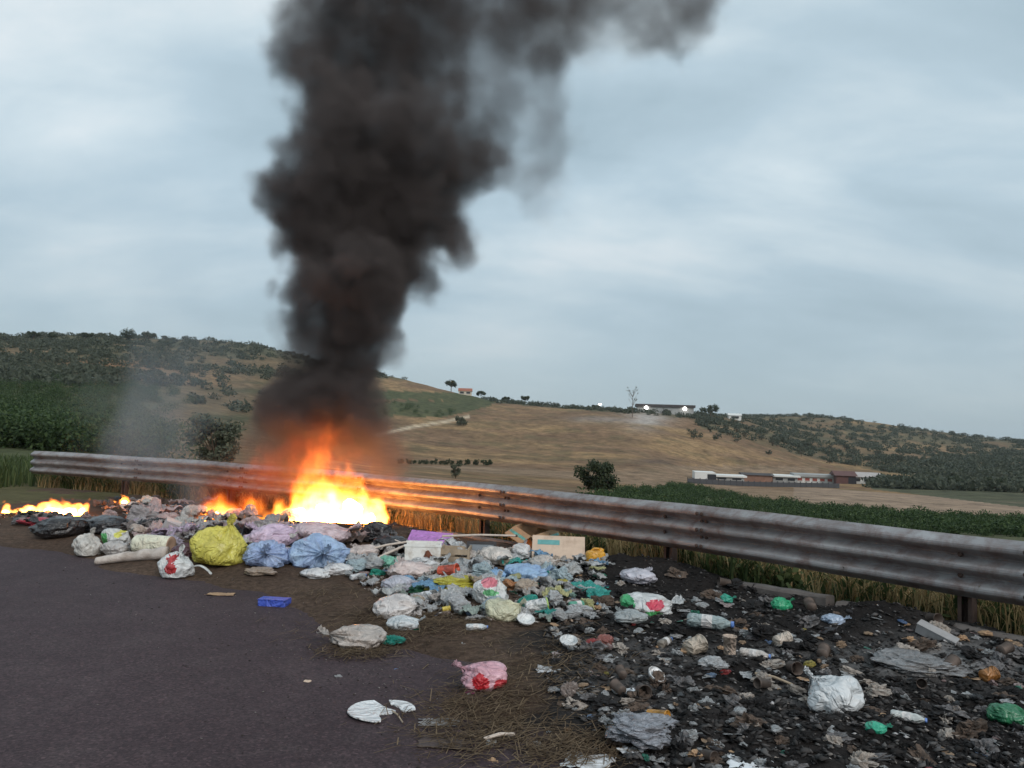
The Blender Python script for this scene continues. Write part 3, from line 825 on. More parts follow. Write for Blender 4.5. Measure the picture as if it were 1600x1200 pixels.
tag(obj('verge_shrubs', np_mesh('verge_shrubs', v, q), M_WEED), 'small leafy weeds and shrubs crowding behind the guardrail posts', 'weeds', kind='stuff')
def left_bank(g, n):
    X = g.uniform(-20, -8.6, n); Y = g.uniform(15.5, 24, n)
    r_ = poly_sd(X, Y, RAIL_POLY); k_ = (r_ > .2) | (X < -10.5)
    X, Y = X[k_], Y[k_]; return np.stack([X, Y, np.maximum(terrain_z(X, Y), np.maximum(verge_h(X, Y), -.1)) - .02], 1)
v, q = blades(9000, left_bank, .2, .75, 23, .014, .6)
tag(obj('bank_weeds', np_mesh('bank_weeds', v, q), M_WEED), 'rank green weeds on the bank past the rail end', 'weeds', kind='stuff')

# straw lying on the verge
def straw_lying(n, seed):
    g = np.random.default_rng(seed); out_ = []
    spots = [((650,975),(130,32),.45),((560,1015),(60,12),.1),((760,1120),(110,60),.35),((900,1165),(90,30),.15),((860,1040),(110,50),.15),((520,930),(80,14),.06)]
    while len(out_) < n:
        c, r, w = spots[g.choice(len(spots), p=np.array([s[2] for s in spots]) / sum(s[2] for s in spots))]
        px, py = c[0] + g.normal() * r[0] * .55, c[1] + g.normal() * r[1] * .55
        if py > 1230: continue
        p = on_plane(px, py, 0.02); out_.append((p.x, p.y))
    P = np.array(out_); Z = np.maximum(verge_h(P[:, 0], P[:, 1]), 0.0)
    L_ = g.uniform(.04, .16, n); a = g.normal(.0, 1.0, n) + .4; tilt = g.uniform(-.25, .3, n)
    ux, uy = np.cos(a), np.sin(a); w = g.uniform(.0012, .0032, n)
    z0 = Z + g.uniform(.004, .028, n)
    A = np.stack([P[:, 0] - ux * L_ / 2, P[:, 1] - uy * L_ / 2, z0], 1); B = np.stack([P[:, 0] + ux * L_ / 2, P[:, 1] + uy * L_ / 2, z0 + tilt * L_ * .5 + .004], 1)
    wv = np.stack([-uy * w, ux * w, 0 * w], 1)
    return np.stack([A - wv, A + wv, B + wv, B - wv], 1).reshape(-1, 3), np.arange(4 * n).reshape(n, 4)
v, q = straw_lying(5200, 31)
M_LITTER = foliage('straw_litter', [(0.075, 0.05, 0.032), (0.14, 0.095, 0.058), (0.25, 0.18, 0.115)], .9)
tag(obj('straw_litter', np_mesh('straw_litter', v, q), M_LITTER), 'loose brown straw scattered on the road edge', 'straw', kind='stuff')

# ------------------------------------------------------------------ far buildings
WHITE = simple('white_wall', (0.70, 0.69, 0.66), .9, .1, .4, 0)
CREAM = simple('cream_wall', (0.55, 0.48, 0.38), .9, .12, .4, 0)
GREYW = simple('grey_wall', (0.35, 0.35, 0.34), .9, .15, .4, 0)
DARKR = simple('dark_roof', (0.075, 0.065, 0.065), .9, .2, .5, 0)
REDR = simple('tile_roof', (0.34, 0.13, 0.085), .9, .25, 1.5, .3, 6)
MAROON = simple('maroon_sheet', (0.13, 0.065, 0.058), .8, .2, 1, 0)
DKWIN = simple('dark_opening', (0.03, 0.03, 0.035), .4, .1, 1, 0)
REDWIN = simple('red_shutter', (0.3, 0.08, 0.06), .7, .1, 1, 0)
LAMPM = emit('lamp_glow', (1.0, 0.97, 0.92), 9)
def building(name, label, cat, px0, px1, ybase, hpx, depth, wall, roof, roofh=.25, gable=False, wins=0, winmat=None, lamps=(), over=.4, d=None, band=0, door=False):
    c = hit_terrain((px0 + px1) / 2, ybase)
    if d is not None:
        v = ray((px0 + px1) / 2, ybase); hl = math.hypot(v.x, v.y); c = Vector((v.x / hl * d, v.y / hl * d, 0)); c.z = CAMH + v.z / hl * d
    k_ = c.y / FPX; w = (px1 - px0) * k_; h = hpx * k_
    root = thing(name, label, cat, c, (0, 0, -math.atan2(c.x, c.y) * .6))
    hw = h * (1 - roofh)
    obj('wall', MB().box((-w/2, 0, -2.5), (w/2, depth, hw)).mesh('wall'), wall, root)
    if gable:
        mb = MB(); v = [(-w/2-over, -over, hw), (w/2+over, -over, hw), (w/2+over, depth+over, hw), (-w/2-over, depth+over, hw), (-w/2-over, depth/2, h), (w/2+over, depth/2, h)]
        mb.add(v, [(0,1,5,4), (2,3,4,5), (1,2,5), (3,0,4), (3,2,1,0)]); obj('roof', mb.mesh('roof'), roof, root)
    else:
        obj('roof', MB().box((-w/2-over, -over, hw + .003), (w/2+over, depth+over, h)).mesh('roof'), roof, root)
    for i in range(wins):
        x = -w/2 + w * (i + .5) / wins; ww = w / wins * .30
        fr = obj('window', MB().box((x - ww, -.06, hw * .32), (x + ww, .01, hw * .80)).mesh('window'), winmat or DKWIN, root)
        obj('sill', MB().box((x - ww * 1.15, -.16, hw * .27), (x + ww * 1.15, -.003, hw * .318)).mesh('sill'), WHITE, fr)
    if door: obj('door', MB().box((w * .12, -.07, -.3), (w * .12 + 1.6, .01, min(2.2, hw * .85))).mesh('door'), DKWIN, root)
    for lx in lamps:
        x = (lx - .5) * w; lp = obj('floodlight', MB().box((x - .5, -.75, hw - 1.15), (x + .5, -.42, hw - .15)).mesh('floodlight'), DARKR, root)
        obj('lamp_glass', MB().lathe([(.02, 0), (.75, .02), (.95, .22), (.75, .36), (.02, .42)], 12).mesh('lamp_glass'), LAMPM, lp, (x, -.75, hw - .65), (math.pi / 2, 0, 0))
    return root
building('hilltop_shed', 'long low grey shed with dark flat roof and two bright floodlights on the hilltop', 'shed', 996, 1083, 645, 14, 10, GREYW, DARKR, .28, lamps=(.16, .84), over=.8)
building('white_house', 'tiny white house with gabled roof beside the big round hilltop tree', 'house', 1139, 1158, 656, 10, 7, WHITE, WHITE, .35, True, 1, door=False)
building('ridge_house', 'small cream house with red tiled roof on the skyline beside a tree', 'house', 717, 737, 606, 11, 7, CREAM, REDR, .45, True, 2)
building('red_roof_hut', 'low hut with long reddish tiled roof among the citrus trees', 'hut', 92, 150, 694, 16, 4, CREAM, REDR, .5, True, 2, door=True)
building('white_container', 'plain white box building at the near end of the farm sheds', 'shed', 1086, 1117, 751, 13, 6, WHITE, WHITE, .08, over=.02, door=True)
building('low_shed', 'low pale open shed beside the white box building', 'shed', 1117, 1162, 752, 9, 6, GREYW, WHITE, .3, over=.5, wins=2)
building('brick_shed', 'low reddish brick shed with dark roof in the row of farm sheds', 'shed', 1162, 1206, 753, 13, 7, simple('brick_wall', (.25, .14, .1), .9, .2, 1, 0), DARKR, .22, True)
building('white_roof_shed', 'shed with thin white roof beside the brick shed', 'shed', 1209, 1245, 754, 11, 6, GREYW, WHITE, .22, over=.6, wins=2)
building('stable', 'long white stable with a row of small red shuttered windows', 'stable', 1246, 1312, 755, 13, 7, WHITE, GREYW, .3, over=.5, wins=6, winmat=REDWIN)
building('maroon_barn', 'dark maroon barn standing between the stable and the white farmhouse', 'barn', 1308, 1336, 756, 19, 8, MAROON, MAROON, .35, True, door=True)
building('farmhouse', 'white farmhouse with pale pitched roof at the end of the farm row', 'house', 1334, 1375, 756, 17, 8, WHITE, simple('pale_roof', (.42, .38, .36), .9, .15, 1, 0), .4, True, 3)
def farm_wall():
    a, b = hit_terrain(1075, 755), hit_terrain(1312, 763); m = simple('dark_fence', (.07, .07, .075), .8, .2, 1, 0)
    root = thing('boundary_fence', 'long dark boundary fence running in front of the farm sheds', 'fence', (a.x, a.y, a.z)); n_ = 26
    for i in range(n_):
        p, q = a.lerp(b, i / n_), a.lerp(b, (i + .96) / n_); 
        for w_ in (p, q): w_.z = float(terrain_z(np.array([w_.x]), np.array([w_.y]))[0])
        d = (q - p); ang = math.atan2(d.y, d.x); l = math.hypot(d.x, d.y)
        mb = MB().box((0, 0, -1), (l, .08, .8)); o = obj('panel', mb.mesh('panel'), m, root, p - a, (0, 0, ang))
        obj('post', MB().box((-.08, -.05, -1), (.0, .13, .95)).mesh('post'), m, root, p - a, (0, 0, ang))
farm_wall()
def mast(px, py, hpx, label):
    p = hit_terrain(px, py); k_ = p.y / FPX
    root = thing('lamp_mast', label, 'lamp', p)
    obj('pole', MB().tube((0, 0, -1), (0, 0, hpx * k_), .12, .08, 6).mesh('pole'), DARKR, root)
    obj('lamp_glass', MB().lathe([(.1, 0), (.8, .15), (.8, .5), (.1, .7)], 10).mesh('lamp_glass'), LAMPM, root, (0, 0, hpx * k_))
mast(937, 641, 8, 'single lit lamp on a pole on the ridge')

# ------------------------------------------------------------------ rubbish: shape builders
def nz(x, y, z): return noise.noise(Vector((x, y, z)))
def sphere_grid(nu, nv):
    pts = [(0, 0, 1)]
    for j in range(1, nv):
        th = math.pi * j / nv
        for i in range(nu):
            ph = 2 * math.pi * i / nu; pts.append((math.sin(th) * math.cos(ph), math.sin(th) * math.sin(ph), math.cos(th)))
    pts.append((0, 0, -1)); f = []
    for i in range(nu): f.append((0, 1 + i, 1 + (i + 1) % nu))
    for j in range(nv - 2):
        for i in range(nu):
            a = 1 + j * nu + i; b = 1 + j * nu + (i + 1) % nu; f.append((a, a + nu, b + nu, b))
    e_ = len(pts) - 1; b0 = 1 + (nv - 2) * nu
    for i in range(nu): f.append((b0 + i, e_, b0 + (i + 1) % nu))
    return pts, f
SPH = sphere_grid(60, 40); SPS = sphere_grid(22, 14)
def bag_mesh(seed, tilt=0.9, az=0.0, folds=11):
    """tied bin bag about 1x1 wide and ~0.8 high, its neck leaning by tilt; returns body mesh + neck position/direction"""
    P, Fc = SPH; V = []; o = seed * 3.7
    for x, y, z in P:
        th = math.acos(max(-1, min(1, z))); ph = math.atan2(y, x)
        r = 1 + .20 * nz(x * 1.2 + o, y * 1.2, z * 1.2) + .10 * nz(x * 2.9 + o, y * 2.9, z * 2.9)
        fo = math.exp(-(th / 1.5)**2)
        rid = 1.1 - 2.6 * abs(nz(math.cos(ph) * 3.2 + o, math.sin(ph) * 3.2, th * .5)) - 1.6 * abs(nz(math.cos(ph) * 7 + o, math.sin(ph) * 7, th * .7)) + .25 * math.sin(folds * ph + 4 * nz(x + o, y, z))
        r *= 1 + .16 * fo * (rid - .3)
        r += .05 * (1 - abs(nz(x * 2.6 + o, y * 2.6, z * 2.6)) * 3)
        rr = math.sin(th) * r; zz_ = math.cos(th) * r * .82
        if th < .55:
            k_ = th / .55; rr *= .28 + .72 * k_**1.3; zz_ += (1 - k_)**2 * .22
        V.append(Vector((rr * math.cos(ph), rr * math.sin(ph), zz_)))
    R = Matrix.Rotation(az, 3, 'Z') @ Matrix.Rotation(tilt, 3, 'Y')
    V = [R @ v for v in V]; neck = R @ Vector((0, 0, 1.04)); ndir = (R @ Vector((0, 0, 1)))
    zmin = min(v.z for v in V); fl = zmin + .42
    W_ = []
    for v in V:
        z = v.z
        if z < fl:
            z = fl - (fl - z) * .25; s = 1 + .12 * (fl - v.z); v = Vector((v.x * s, v.y * s, z))
        W_.append(v)
    zm = min(v.z for v in W_)
    W_ = [Vector((v.x * .5, v.y * .5, (v.z - zm) * .5)) for v in W_]
    neck = Vector((neck.x * .5, neck.y * .5, (max(neck.z, fl) - zm) * .5))
    return mesh('bag_body', W_, Fc, True), neck, ndir
def ear_mesh(seed, n=7):
    V, Fc = [], []; g = random.Random(seed)
    for i in range(n + 1):
        u = i / n; w = .10 * math.sin(math.pi * min(1, u * .8 + .12)) + .02
        for j in range(5):
            t_ = (j / 4 - .5) * 2
            V.append((u * .42, t_ * w * (1 + .5 * u), .05 * math.sin(t_ * 5 + seed) * u + .10 * u * u * g.uniform(-.5, 1) + .02 * nz(u * 6, t_ * 4, seed)))
    for i in range(n):
        for j in range(4): a = i * 5 + j; Fc.append((a, a + 1, a + 6, a + 5))
    return mesh('knot', V, Fc, True)
def crumple_mesh(seed, flat=.5, amp=.33, fine=True, jag=1.0):
    P, Fc = (SPH if fine else SPS); V = []; o = seed * 5.3
    for x, y, z in P:
        a = nz(x * 1.1 + o, y * 1.1, z * 1.1); b = 1 - 2 * abs(nz(x * 2.3 + o, y * 2.3, z * 2.3 + 4)); c = 1 - 2 * abs(nz(x * 5.1 + o, y * 5.1, z * 5.1 + 9))
        r = max(.25, 1 + amp * (2.3 * a + 1.0 * b * jag + .55 * c * jag))
        V.append(Vector((x * r, y * r, z * r * flat)))
    zm = min(v.z for v in V); fl = zm + flat * .7
    V = [Vector((v.x, v.y, fl - (fl - v.z) * .2 if v.z < fl else v.z)) for v in V]
    zm = min(v.z for v in V)
    xr = max(v.x for v in V) - min(v.x for v in V); yr = max(v.y for v in V) - min(v.y for v in V); zr = max(v.z for v in V) - zm
    return mesh('crumpled', [Vector((v.x / xr, v.y / yr, (v.z - zm) / zr)) for v in V], Fc, True)   # unit box
def sheet_mesh(seed, n=14, curl=.25, ragged=.25):
    """crumpled sheet, unit width/depth, with thickness"""
    g = random.Random(seed); o = seed * 2.9; V = []; k_ = n + 1
    for side in (0, 1):
        for i in range(k_):
            for j in range(k_):
                x, y = i / n - .5, j / n - .5
                ex = 1 + ragged * nz(y * 4 + o, 3.3, o); ey = 1 + ragged * nz(x * 4 + o, 7.7, o)
                z = curl * (.5 * nz(x * 2.2 + o, y * 2.2, 1) + .32 * (1 - 2 * abs(nz(x * 4.6 + o, y * 4.6, 2))) + .12 * nz(x * 11, y * 11 + o, 3))
                V.append([x * ex, y * ey, z + .012 * (1 - side)])
    zm = min(v[2] for v in V)
    for v in V: v[2] -= zm
    Fc = []; b = k_ * k_
    for i in range(n):
        for j in range(n):
            a = i * k_ + j; Fc.append((a, a + k_, a + k_ + 1, a + 1)); Fc.append((b + a, b + a + 1, b + a + k_ + 1, b + a + k_))
    for i in range(n):
        for a, c in ((i, i + 1), (n * k_ + i + 1, n * k_ + i)): Fc.append((a, c, b + c, b + a))
        for a, c in (((i + 1) * k_, i * k_), (i * k_ + n, (i + 1) * k_ + n)): Fc.append((a, c, b + c, b + a))
    return mesh('sheet', V, Fc, True)
def patch_faces(me, test, idx=1):
    for p in me.polygons:
        if test(p.center, p.normal): p.material_index = idx
def settle(px, py): 
    p = ground_pt(px, py); return p, math.hypot(p.x, p.y)
def pxm(p): return p.y / FPX                     # metres per photo pixel at that depth

def put_bag(name, label, px, py, wpx, hpx, col, seed, tilt=.9, az=0.0, cat='bag', group=None, trans=.25, dirty=.3, patches=(), depth=None, lift=0.0, ears=2, rough=.36):
    p, _ = settle(px, py); k_ = pxm(p); w, h = wpx * k_, hpx * k_; dp = depth or w * .85
    p = p + Vector((p.x, p.y, 0)).normalized() * dp * .35; p.z = max(0, vh(p.x, p.y)) - .012 + lift
    root = thing(name, label, cat, p, (0, 0, 0), group)
    me, neck, nd = bag_mesh(seed, tilt, az)
    xs = [v.co.x for v in me.vertices]; zs = [v.co.z for v in me.vertices]; ys = [v.co.y for v in me.vertices]
    sx, sy, sz = w / (max(xs) - min(xs)), dp / (max(ys) - min(ys)), h / (max(zs) - min(zs))
    for v in me.vertices: v.co = (v.co.x * sx, v.co.y * sy, v.co.z * sz)
    mats = [plastic(col, trans, rough, dirty)]
    for i, (c, (ax, az_, rx, rz)) in enumerate(patches):
        mats.append(plastic(c, trans, rough, dirty))
        patch_faces(me, lambda cc, nn, ax=ax, az_=az_, rx=rx, rz=rz: nn.y < .35 and ((cc.x / w - ax) / rx)**2 + ((cc.z / h - az_) / rz)**2 < 1 + .5 * nz(cc.x * 30, cc.y * 30, cc.z * 30), i + 1)
    body = obj('bag_body', me, mats, root)
    for i in range(ears):
        em = ear_mesh(seed + i)
        d = Vector((nd.x * sx, nd.y * sy, nd.z * sz)).normalized()
        rot = (d + Vector((.0, .5 - i, .35 - .2 * i))).to_track_quat('X', 'Z').to_euler()
        obj('knot', em, mats[0], root, (neck.x * sx * .96, neck.y * sy * .96, neck.z * sz * .96), rot, (w * .55,) * 3)
    return root
CR = [crumple_mesh(i, .5, .32 + .07 * (i % 3)) for i in range(14)]
CRS = [crumple_mesh(40 + i, .6, .30, False) for i in range(10)]
def jag_mesh(seed):
    g = random.Random(seed); P, Fc = SPS; V = []; o = seed * 4.1
    sx, sy, sz = g.uniform(.7, 1.3), g.uniform(.4, .9), g.uniform(.25, .5)
    for x, y, z in P:
        r = 1 + .8 * nz(x * 1.3 + o, y * 1.3, z * 1.3) + .55 * (1 - 3 * abs(nz(x * 2.6 + o, y * 2.6, z * 2.6))) + g.uniform(-.14, .14)
        V.append(Vector((x * r * sx, y * r * sy, max(z, -.4) * r * sz)))
    lo_ = [min(v[i] for v in V) for i in range(3)]; hi_ = [max(v[i] for v in V) for i in range(3)]
    return mesh('jagged', [((v.x - (lo_[0] + hi_[0]) / 2) / (hi_[0] - lo_[0]), (v.y - (lo_[1] + hi_[1]) / 2) / (hi_[1] - lo_[1]), (v.z - lo_[2]) / (hi_[2] - lo_[2])) for v in V], Fc)
JG = [jag_mesh(i) for i in range(14)]
SH = [sheet_mesh(i) for i in range(10)]
SHS = [sheet_mesh(60 + i, 6, .22, .5) for i in range(8)]
def put_mesh(name, label, cat, src, px, py, wpx, hpx, mat, depth=None, rz=0.0, group=None, tilt=(0, 0), sink=.01, share=False, lift=0.0):
    """unit-box source mesh scaled to the photo size; py is the foot of the thing"""
    p, _ = settle(px, py); k_ = pxm(p); w, h = wpx * k_, hpx * k_; dp = depth if depth else w * .8
    p = p + Vector((p.x, p.y, 0)).normalized() * dp * .35; p.z = max(0, vh(p.x, p.y)) - sink + lift
    if share:
        o = bpy.data.objects.new(name, src); S.collection.objects.link(o)
        if not len(src.materials): src.materials.append(mat)
        o.material_slots[0].link = 'OBJECT'; o.material_slots[0].material = mat
    else:
        me = src.copy(); me.materials.clear(); o = obj(name, me, mat)
    o.location = p; o.rotation_euler = (tilt[0], tilt[1], rz); o.scale = (w, dp, h)
    return tag(o, label, cat, group)
CARD = simple('cardboard', (0.42, 0.27, 0.16), .85, .18, 5, .25, 30, dirt=(.16, .1, .07))
SCARD = simple('sooty_cardboard', (0.26, 0.18, 0.12), .9, .3, 5, .3, 30, dirt=(.03, .026, .024))
CARDP = simple('pale_cardboard', (0.62, 0.47, 0.36), .85, .12, 5, .25, 30, dirt=(.30, .2, .14))
WOOD = simple('weathered_wood', (0.36, 0.28, 0.20), .85, .3, 9, .4, 25)
PAPER = simple('white_paper', (0.74, 0.75, 0.77), .8, .08, 6, .2, 20, dirt=(.28, .25, .22))
GREYB = simple('grey_board', (0.34, 0.33, 0.33), .85, .15, 6, .3, 25, dirt=(.12, .1, .09))
CLOTH = simple('beige_cloth', (0.52, 0.43, 0.36), .95, .18, 8, .6, 60, dirt=(.22, .16, .12))
CHAR = simple('charred_matter', (0.022, 0.020, 0.020), .75, .5, 8, .8, 30, spec=.25)
CHARM = simple('ashy_plastic', (0.15, 0.14, 0.14), .7, .5, 8, .6, 25, dirt=(.03, .028, .027))
FOAM = simple('foam_white', (0.76, 0.74, 0.70), .8, .08, 10, .25, 60, dirt=(.4, .32, .25))

# --- big bags and bundles along the near edge of the heap
put_bag('bin_bag', 'large yellow tied plastic bin bag standing at the heap edge', 341, 889, 84, 68, (0.62, 0.53, 0.10), 3, .35, .2, dirty=.15, trans=.3)
put_bag('bin_bag', 'blue bin bag with radiating folds right beside the yellow one', 418, 888, 82, 40, (0.33, 0.42, 0.68), 5, 1.2, -1.4, trans=.3, dirty=.15)
put_bag('bin_bag', 'larger glossy blue bin bag bulging out below the flames', 497, 891, 92, 54, (0.34, 0.45, 0.70), 8, 1.35, -1.2, trans=.3, dirty=.15)
put_bag('bin_bag', 'lilac bin bag lying behind the smaller blue bag', 424, 858, 82, 36, (0.62, 0.46, 0.58), 9, 1.1, 2.6, trans=.3, dirty=.2)
put_bag('bin_bag', 'pale bin bag with firelight pink in its colour behind the glossy blue bag', 500, 856, 96, 34, (0.68, 0.48, 0.50), 11, 1.2, .4, trans=.3, dirty=.2)  # pink of the firelight is mixed into the base colour
put_bag('bin_bag', 'grey-white knotted rubbish bag on the asphalt beside a black bag', 136, 870, 46, 38, (0.52, 0.49, 0.45), 12, .3, 0, dirty=.35)
put_bag('carrier_bag', 'white carrier bag with green print behind the grey pouch', 180, 853, 44, 27, (0.64, 0.62, 0.58), 14, .9, .3, patches=[((.10,.40,.12),(-.28,.42,.18,.33)),((.75,.62,.12),(.22,.7,.10,.18))])
put_bag('rubbish_pouch', 'creased grey plastic pouch leaning on the cream sack', 180, 869, 46, 24, (0.45, 0.42, 0.40), 15, 1.2, 1.2, ears=1)
put_bag('carrier_bag', 'white carrier bag with red printed logo lying on the road', 273, 905, 58, 42, (0.74, 0.71, 0.68), 17, .25, .8, patches=[((.42,.035,.04),(-.02,.72,.15,.15)),((.42,.035,.04),(.01,.42,.17,.20))], dirty=.12, ears=1)
put_bag('bin_bag', 'dark maroon bag squeezed between the logo bag and the yellow bag', 288, 874, 38, 24, (0.10, 0.035, 0.05), 18, 1.0, 0, trans=.05)
put_bag('bin_bag', 'black bin bag slumped on the dirt in front of the left fire', 92, 842, 82, 32, (0.022, 0.019, 0.020), 20, 1.2, 3, trans=.02)
put_bag('bin_bag', 'wide flat black plastic sack between the left fire and pale bags', 166, 835, 84, 26, (0.018, 0.017, 0.020), 21, 1.4, .2, trans=.02)
put_bag('bin_bag', 'black bin bag at the right foot of the main fire', 588, 845, 50, 27, (0.024, 0.019, 0.020), 22, 1.1, .5, trans=.02)
put_bag('bin_bag', 'black bin bag beneath the crossing broom sticks', 612, 866, 60, 25, (0.022, 0.020, 0.023), 23, 1.3, 2, trans=.02)
put_bag('bin_bag', 'fat whitish bin bag alone on the straw at the heap edge', 621, 967, 76, 35, (0.60, 0.55, 0.53), 24, 1.2, -.5, dirty=.2)
put_bag('carrier_bag', 'clear white bag with pale blue bottom just below the fat whitish bag', 628, 985, 54, 22, (0.62, 0.68, 0.70), 25, 1.2, .4, trans=.35, ears=1)
put_bag('rubbish_bag', 'torn dirty translucent bag spilling bits beside a teal rag', 560, 1015, 92, 33, (0.46, 0.40, 0.36), 26, 1.25, 3.4, dirty=.7)
put_bag('carrier_bag', 'red and pink carrier bag lying alone at the straw edge', 756, 1081, 78, 44, (0.66, 0.35, 0.40), 27, 1.1, 2.8, patches=[((.50,.02,.03),(-.06,.45,.17,.26)),((.48,.04,.05),(.34,.30,.14,.25))], dirty=.1)
put_bag('carrier_bag', 'white bag with red and green print at the centre of the heap', 764, 948, 58, 44, (0.68, 0.68, 0.64), 28, .5, 0, patches=[((.6,.18,.22),(.0,.82,.22,.15)),((.14,.42,.18),(.02,.5,.22,.12))], dirty=.15)
put_bag('bin_bag', 'yellowish clear bag beside the white tub on its side', 785, 970, 58, 34, (0.58, 0.56, 0.40), 29, 1.0, 0, trans=.35)
put_bag('carrier_bag', 'light blue carrier bag spread over the right of the heap', 820, 912, 72, 30, (0.30, 0.44, 0.70), 31, 1.3, .5, trans=.3)
put_bag('carrier_bag', 'small light blue bag behind the printed white bag', 772, 908, 38, 18, (0.22, 0.38, 0.60), 32, 1.2, 1.5, trans=.3)
put_bag('carrier_bag', 'grey-white carrier bag lying in the ash by the kerb', 998, 916, 58, 24, (0.52, 0.50, 0.55), 33, 1.2, 1, dirty=.3)
put_bag('carrier_bag', 'glossy carrier bag with green and red prints in the ash', 1010, 962, 90, 33, (0.62, 0.62, 0.60), 34, 1.3, .2, patches=[((.06,.36,.14),(-.38,.55,.13,.45)),((.55,.05,.09),(.10,.62,.16,.22)),((.08,.38,.12),(.02,.18,.20,.2))], dirty=.2)
put_bag('carrier_bag', 'clear bag with grey contents slumped beside the green and red bag', 985, 978, 56, 20, (0.34, 0.36, 0.36), 35, 1.3, 2, dirty=.5, trans=.3)
put_bag('bin_bag', 'big white plastic bag lying among the burnt litter', 1305, 1122, 92, 58, (0.66, 0.69, 0.76), 36, .9, 2.4, dirty=.18)
put_bag('bin_bag', 'pale bag with folds behind the poles and white crate', 775, 884, 56, 27, (0.58, 0.52, 0.47), 38, 1.2, 1)
put_bag('bin_bag', 'white plastic bag leaning on the open cardboard box', 815, 874, 34, 25, (0.66, 0.62, 0.60), 39, .6, 1)
put_bag('bin_bag', 'clear dusty bag in front of the flattened cardboard', 850, 890, 52, 20, (0.52, 0.47, 0.43), 40, 1.2, 0, dirty=.4)
put_bag('bin_bag', 'pinkish clear bag behind the yellow plastic sheet', 640, 908, 76, 28, (0.64, 0.50, 0.47), 41, 1.2, 2, trans=.3)
put_bag('bin_bag', 'clear blue-grey bag in front of the pinkish clear one', 622, 924, 60, 24, (0.50, 0.50, 0.56), 42, 1.3, .1, trans=.35)
put_bag('carrier_bag', 'crumpled white carrier bag at the foot of the blue bags', 492, 905, 48, 17, (0.72, 0.66, 0.64), 43, 1.3, 1, dirty=.15)
put_bag('carrier_bag', 'second white carrier bag beside the stick and blue bag', 528, 899, 46, 19, (0.70, 0.66, 0.66), 44, 1.2, 2.2, dirty=.15)
put_bag('bin_bag', 'pale bag between the blue bag and the green bag', 567, 876, 52, 22, (0.58, 0.48, 0.44), 45, 1.2, 2.2)
put_bag('bin_bag', 'green carrier bag lying under the broom sticks', 606, 887, 38, 17, (0.18, 0.45, 0.33), 46, 1.2, 1)
put_bag('bin_bag', 'white bag lying across the middle of the heap', 660, 893, 56, 18, (0.68, 0.66, 0.65), 47, 1.3, 0)
put_bag('rubbish_pouch', 'light blue bag by the kerb on the burnt litter', 1302, 977, 40, 15, (0.38, 0.46, 0.58), 48, 1.3, 0)
put_bag('carrier_bag', 'bright green plastic bag against the kerb stone', 1220, 953, 34, 20, (0.03, 0.34, 0.16), 49, 1.0, 0, trans=.2)
put_bag('carrier_bag', 'dark green plastic bag in the ash at the road end', 1572, 1132, 62, 32, (0.03, 0.20, 0.09), 50, 1.2, 0, trans=.2)
put_bag('carrier_bag', 'narrow teal green bag lying near the big white bag', 1368, 1146, 38, 16, (0.03, 0.36, 0.22), 52, 1.3, 0)
put_bag('carrier_bag', 'small teal bag beside the pale grey kerb gap', 1133, 942, 26, 14, (0.03, 0.32, 0.22), 53, 1.2, 0)

# --- crumpled films, rags, sheets
def film(name, label, cat, px, py, w, h, col, v=0, depth=None, rz=0.0, **kw):
    return put_mesh(name, label, cat, CR[v % 14], px, py, w, h, plastic(col, kw.pop('trans', .25), .4, kw.pop('dirty', .3)), depth, rz, **kw)
film('plastic_sheet', 'long yellow plastic sheet stretched across the heap', 'plastic sheet', 708, 925, 108, 22, (0.58, 0.52, 0.06), 1, .35, .3, dirty=.15)
film('rag', 'teal rag lying on the asphalt beside the torn bag', 'rag', 614, 1011, 42, 16, (0.02, 0.36, 0.28), 2, .14, -.4)
film('plastic_sheet', 'crimson plastic sheet at the foot of the left fire', 'plastic sheet', 62, 822, 70, 13, (0.55, 0.05, 0.08), 3, .3)
film('rag', 'beige crumpled cloth behind the cream sack', 'cloth', 222, 840, 46, 22, (0.5, 0.4, 0.34), 4, trans=.05)
film('rag', 'flat pale brown cloth on the road under the blue bag', 'cloth', 408, 900, 56, 10, (0.46, 0.34, 0.25), 5, .3, trans=.05)
film('rag', 'white film with purple print beside the maroon bag', 'plastic sheet', 270, 853, 32, 15, (0.56, 0.50, 0.62), 6)
film('plastic_sheet', 'teal plastic film behind the tub on its side', 'plastic sheet', 826, 950, 42, 20, (0.03, 0.38, 0.30), 7)
film('plastic_sheet', 'second teal film beside the blue carrier bag', 'plastic sheet', 853, 902, 16, 12, (0.03, 0.40, 0.34), 8)
film('plastic_sheet', 'pale green film stretched beside the yellow scraps', 'plastic sheet', 880, 934, 44, 13, (0.30, 0.46, 0.40), 9)
film('plastic_sheet', 'small green film in the middle of the heap', 'plastic sheet', 590, 900, 26, 12, (0.03, 0.40, 0.28), 10)
film('plastic_sheet', 'dark green film under the yellow plastic sheet', 'plastic sheet', 652, 928, 34, 13, (0.03, 0.26, 0.12), 11)
film('plastic_sheet', 'purple plastic strip among the white scraps', 'plastic strip', 868, 968, 42, 9, (0.38, 0.16, 0.48), 12)
film('rag', 'red and blue printed wrapper in the burnt litter', 'wrapper', 925, 1016, 22, 20, (0.55, 0.10, 0.10), 13)
film('rag', 'pinkish red rag next to the printed wrapper', 'rag', 945, 1010, 30, 18, (0.48, 0.18, 0.15), 3)
film('rag', 'yellow scrap by the ash edge below the orange container', 'scrap', 880, 920, 28, 15, (0.62, 0.50, 0.08), 5)
film('rag', 'orange-brown crushed packet beside the printed white bag', 'packet', 800, 925, 32, 20, (0.50, 0.22, 0.09), 4, trans=.05)
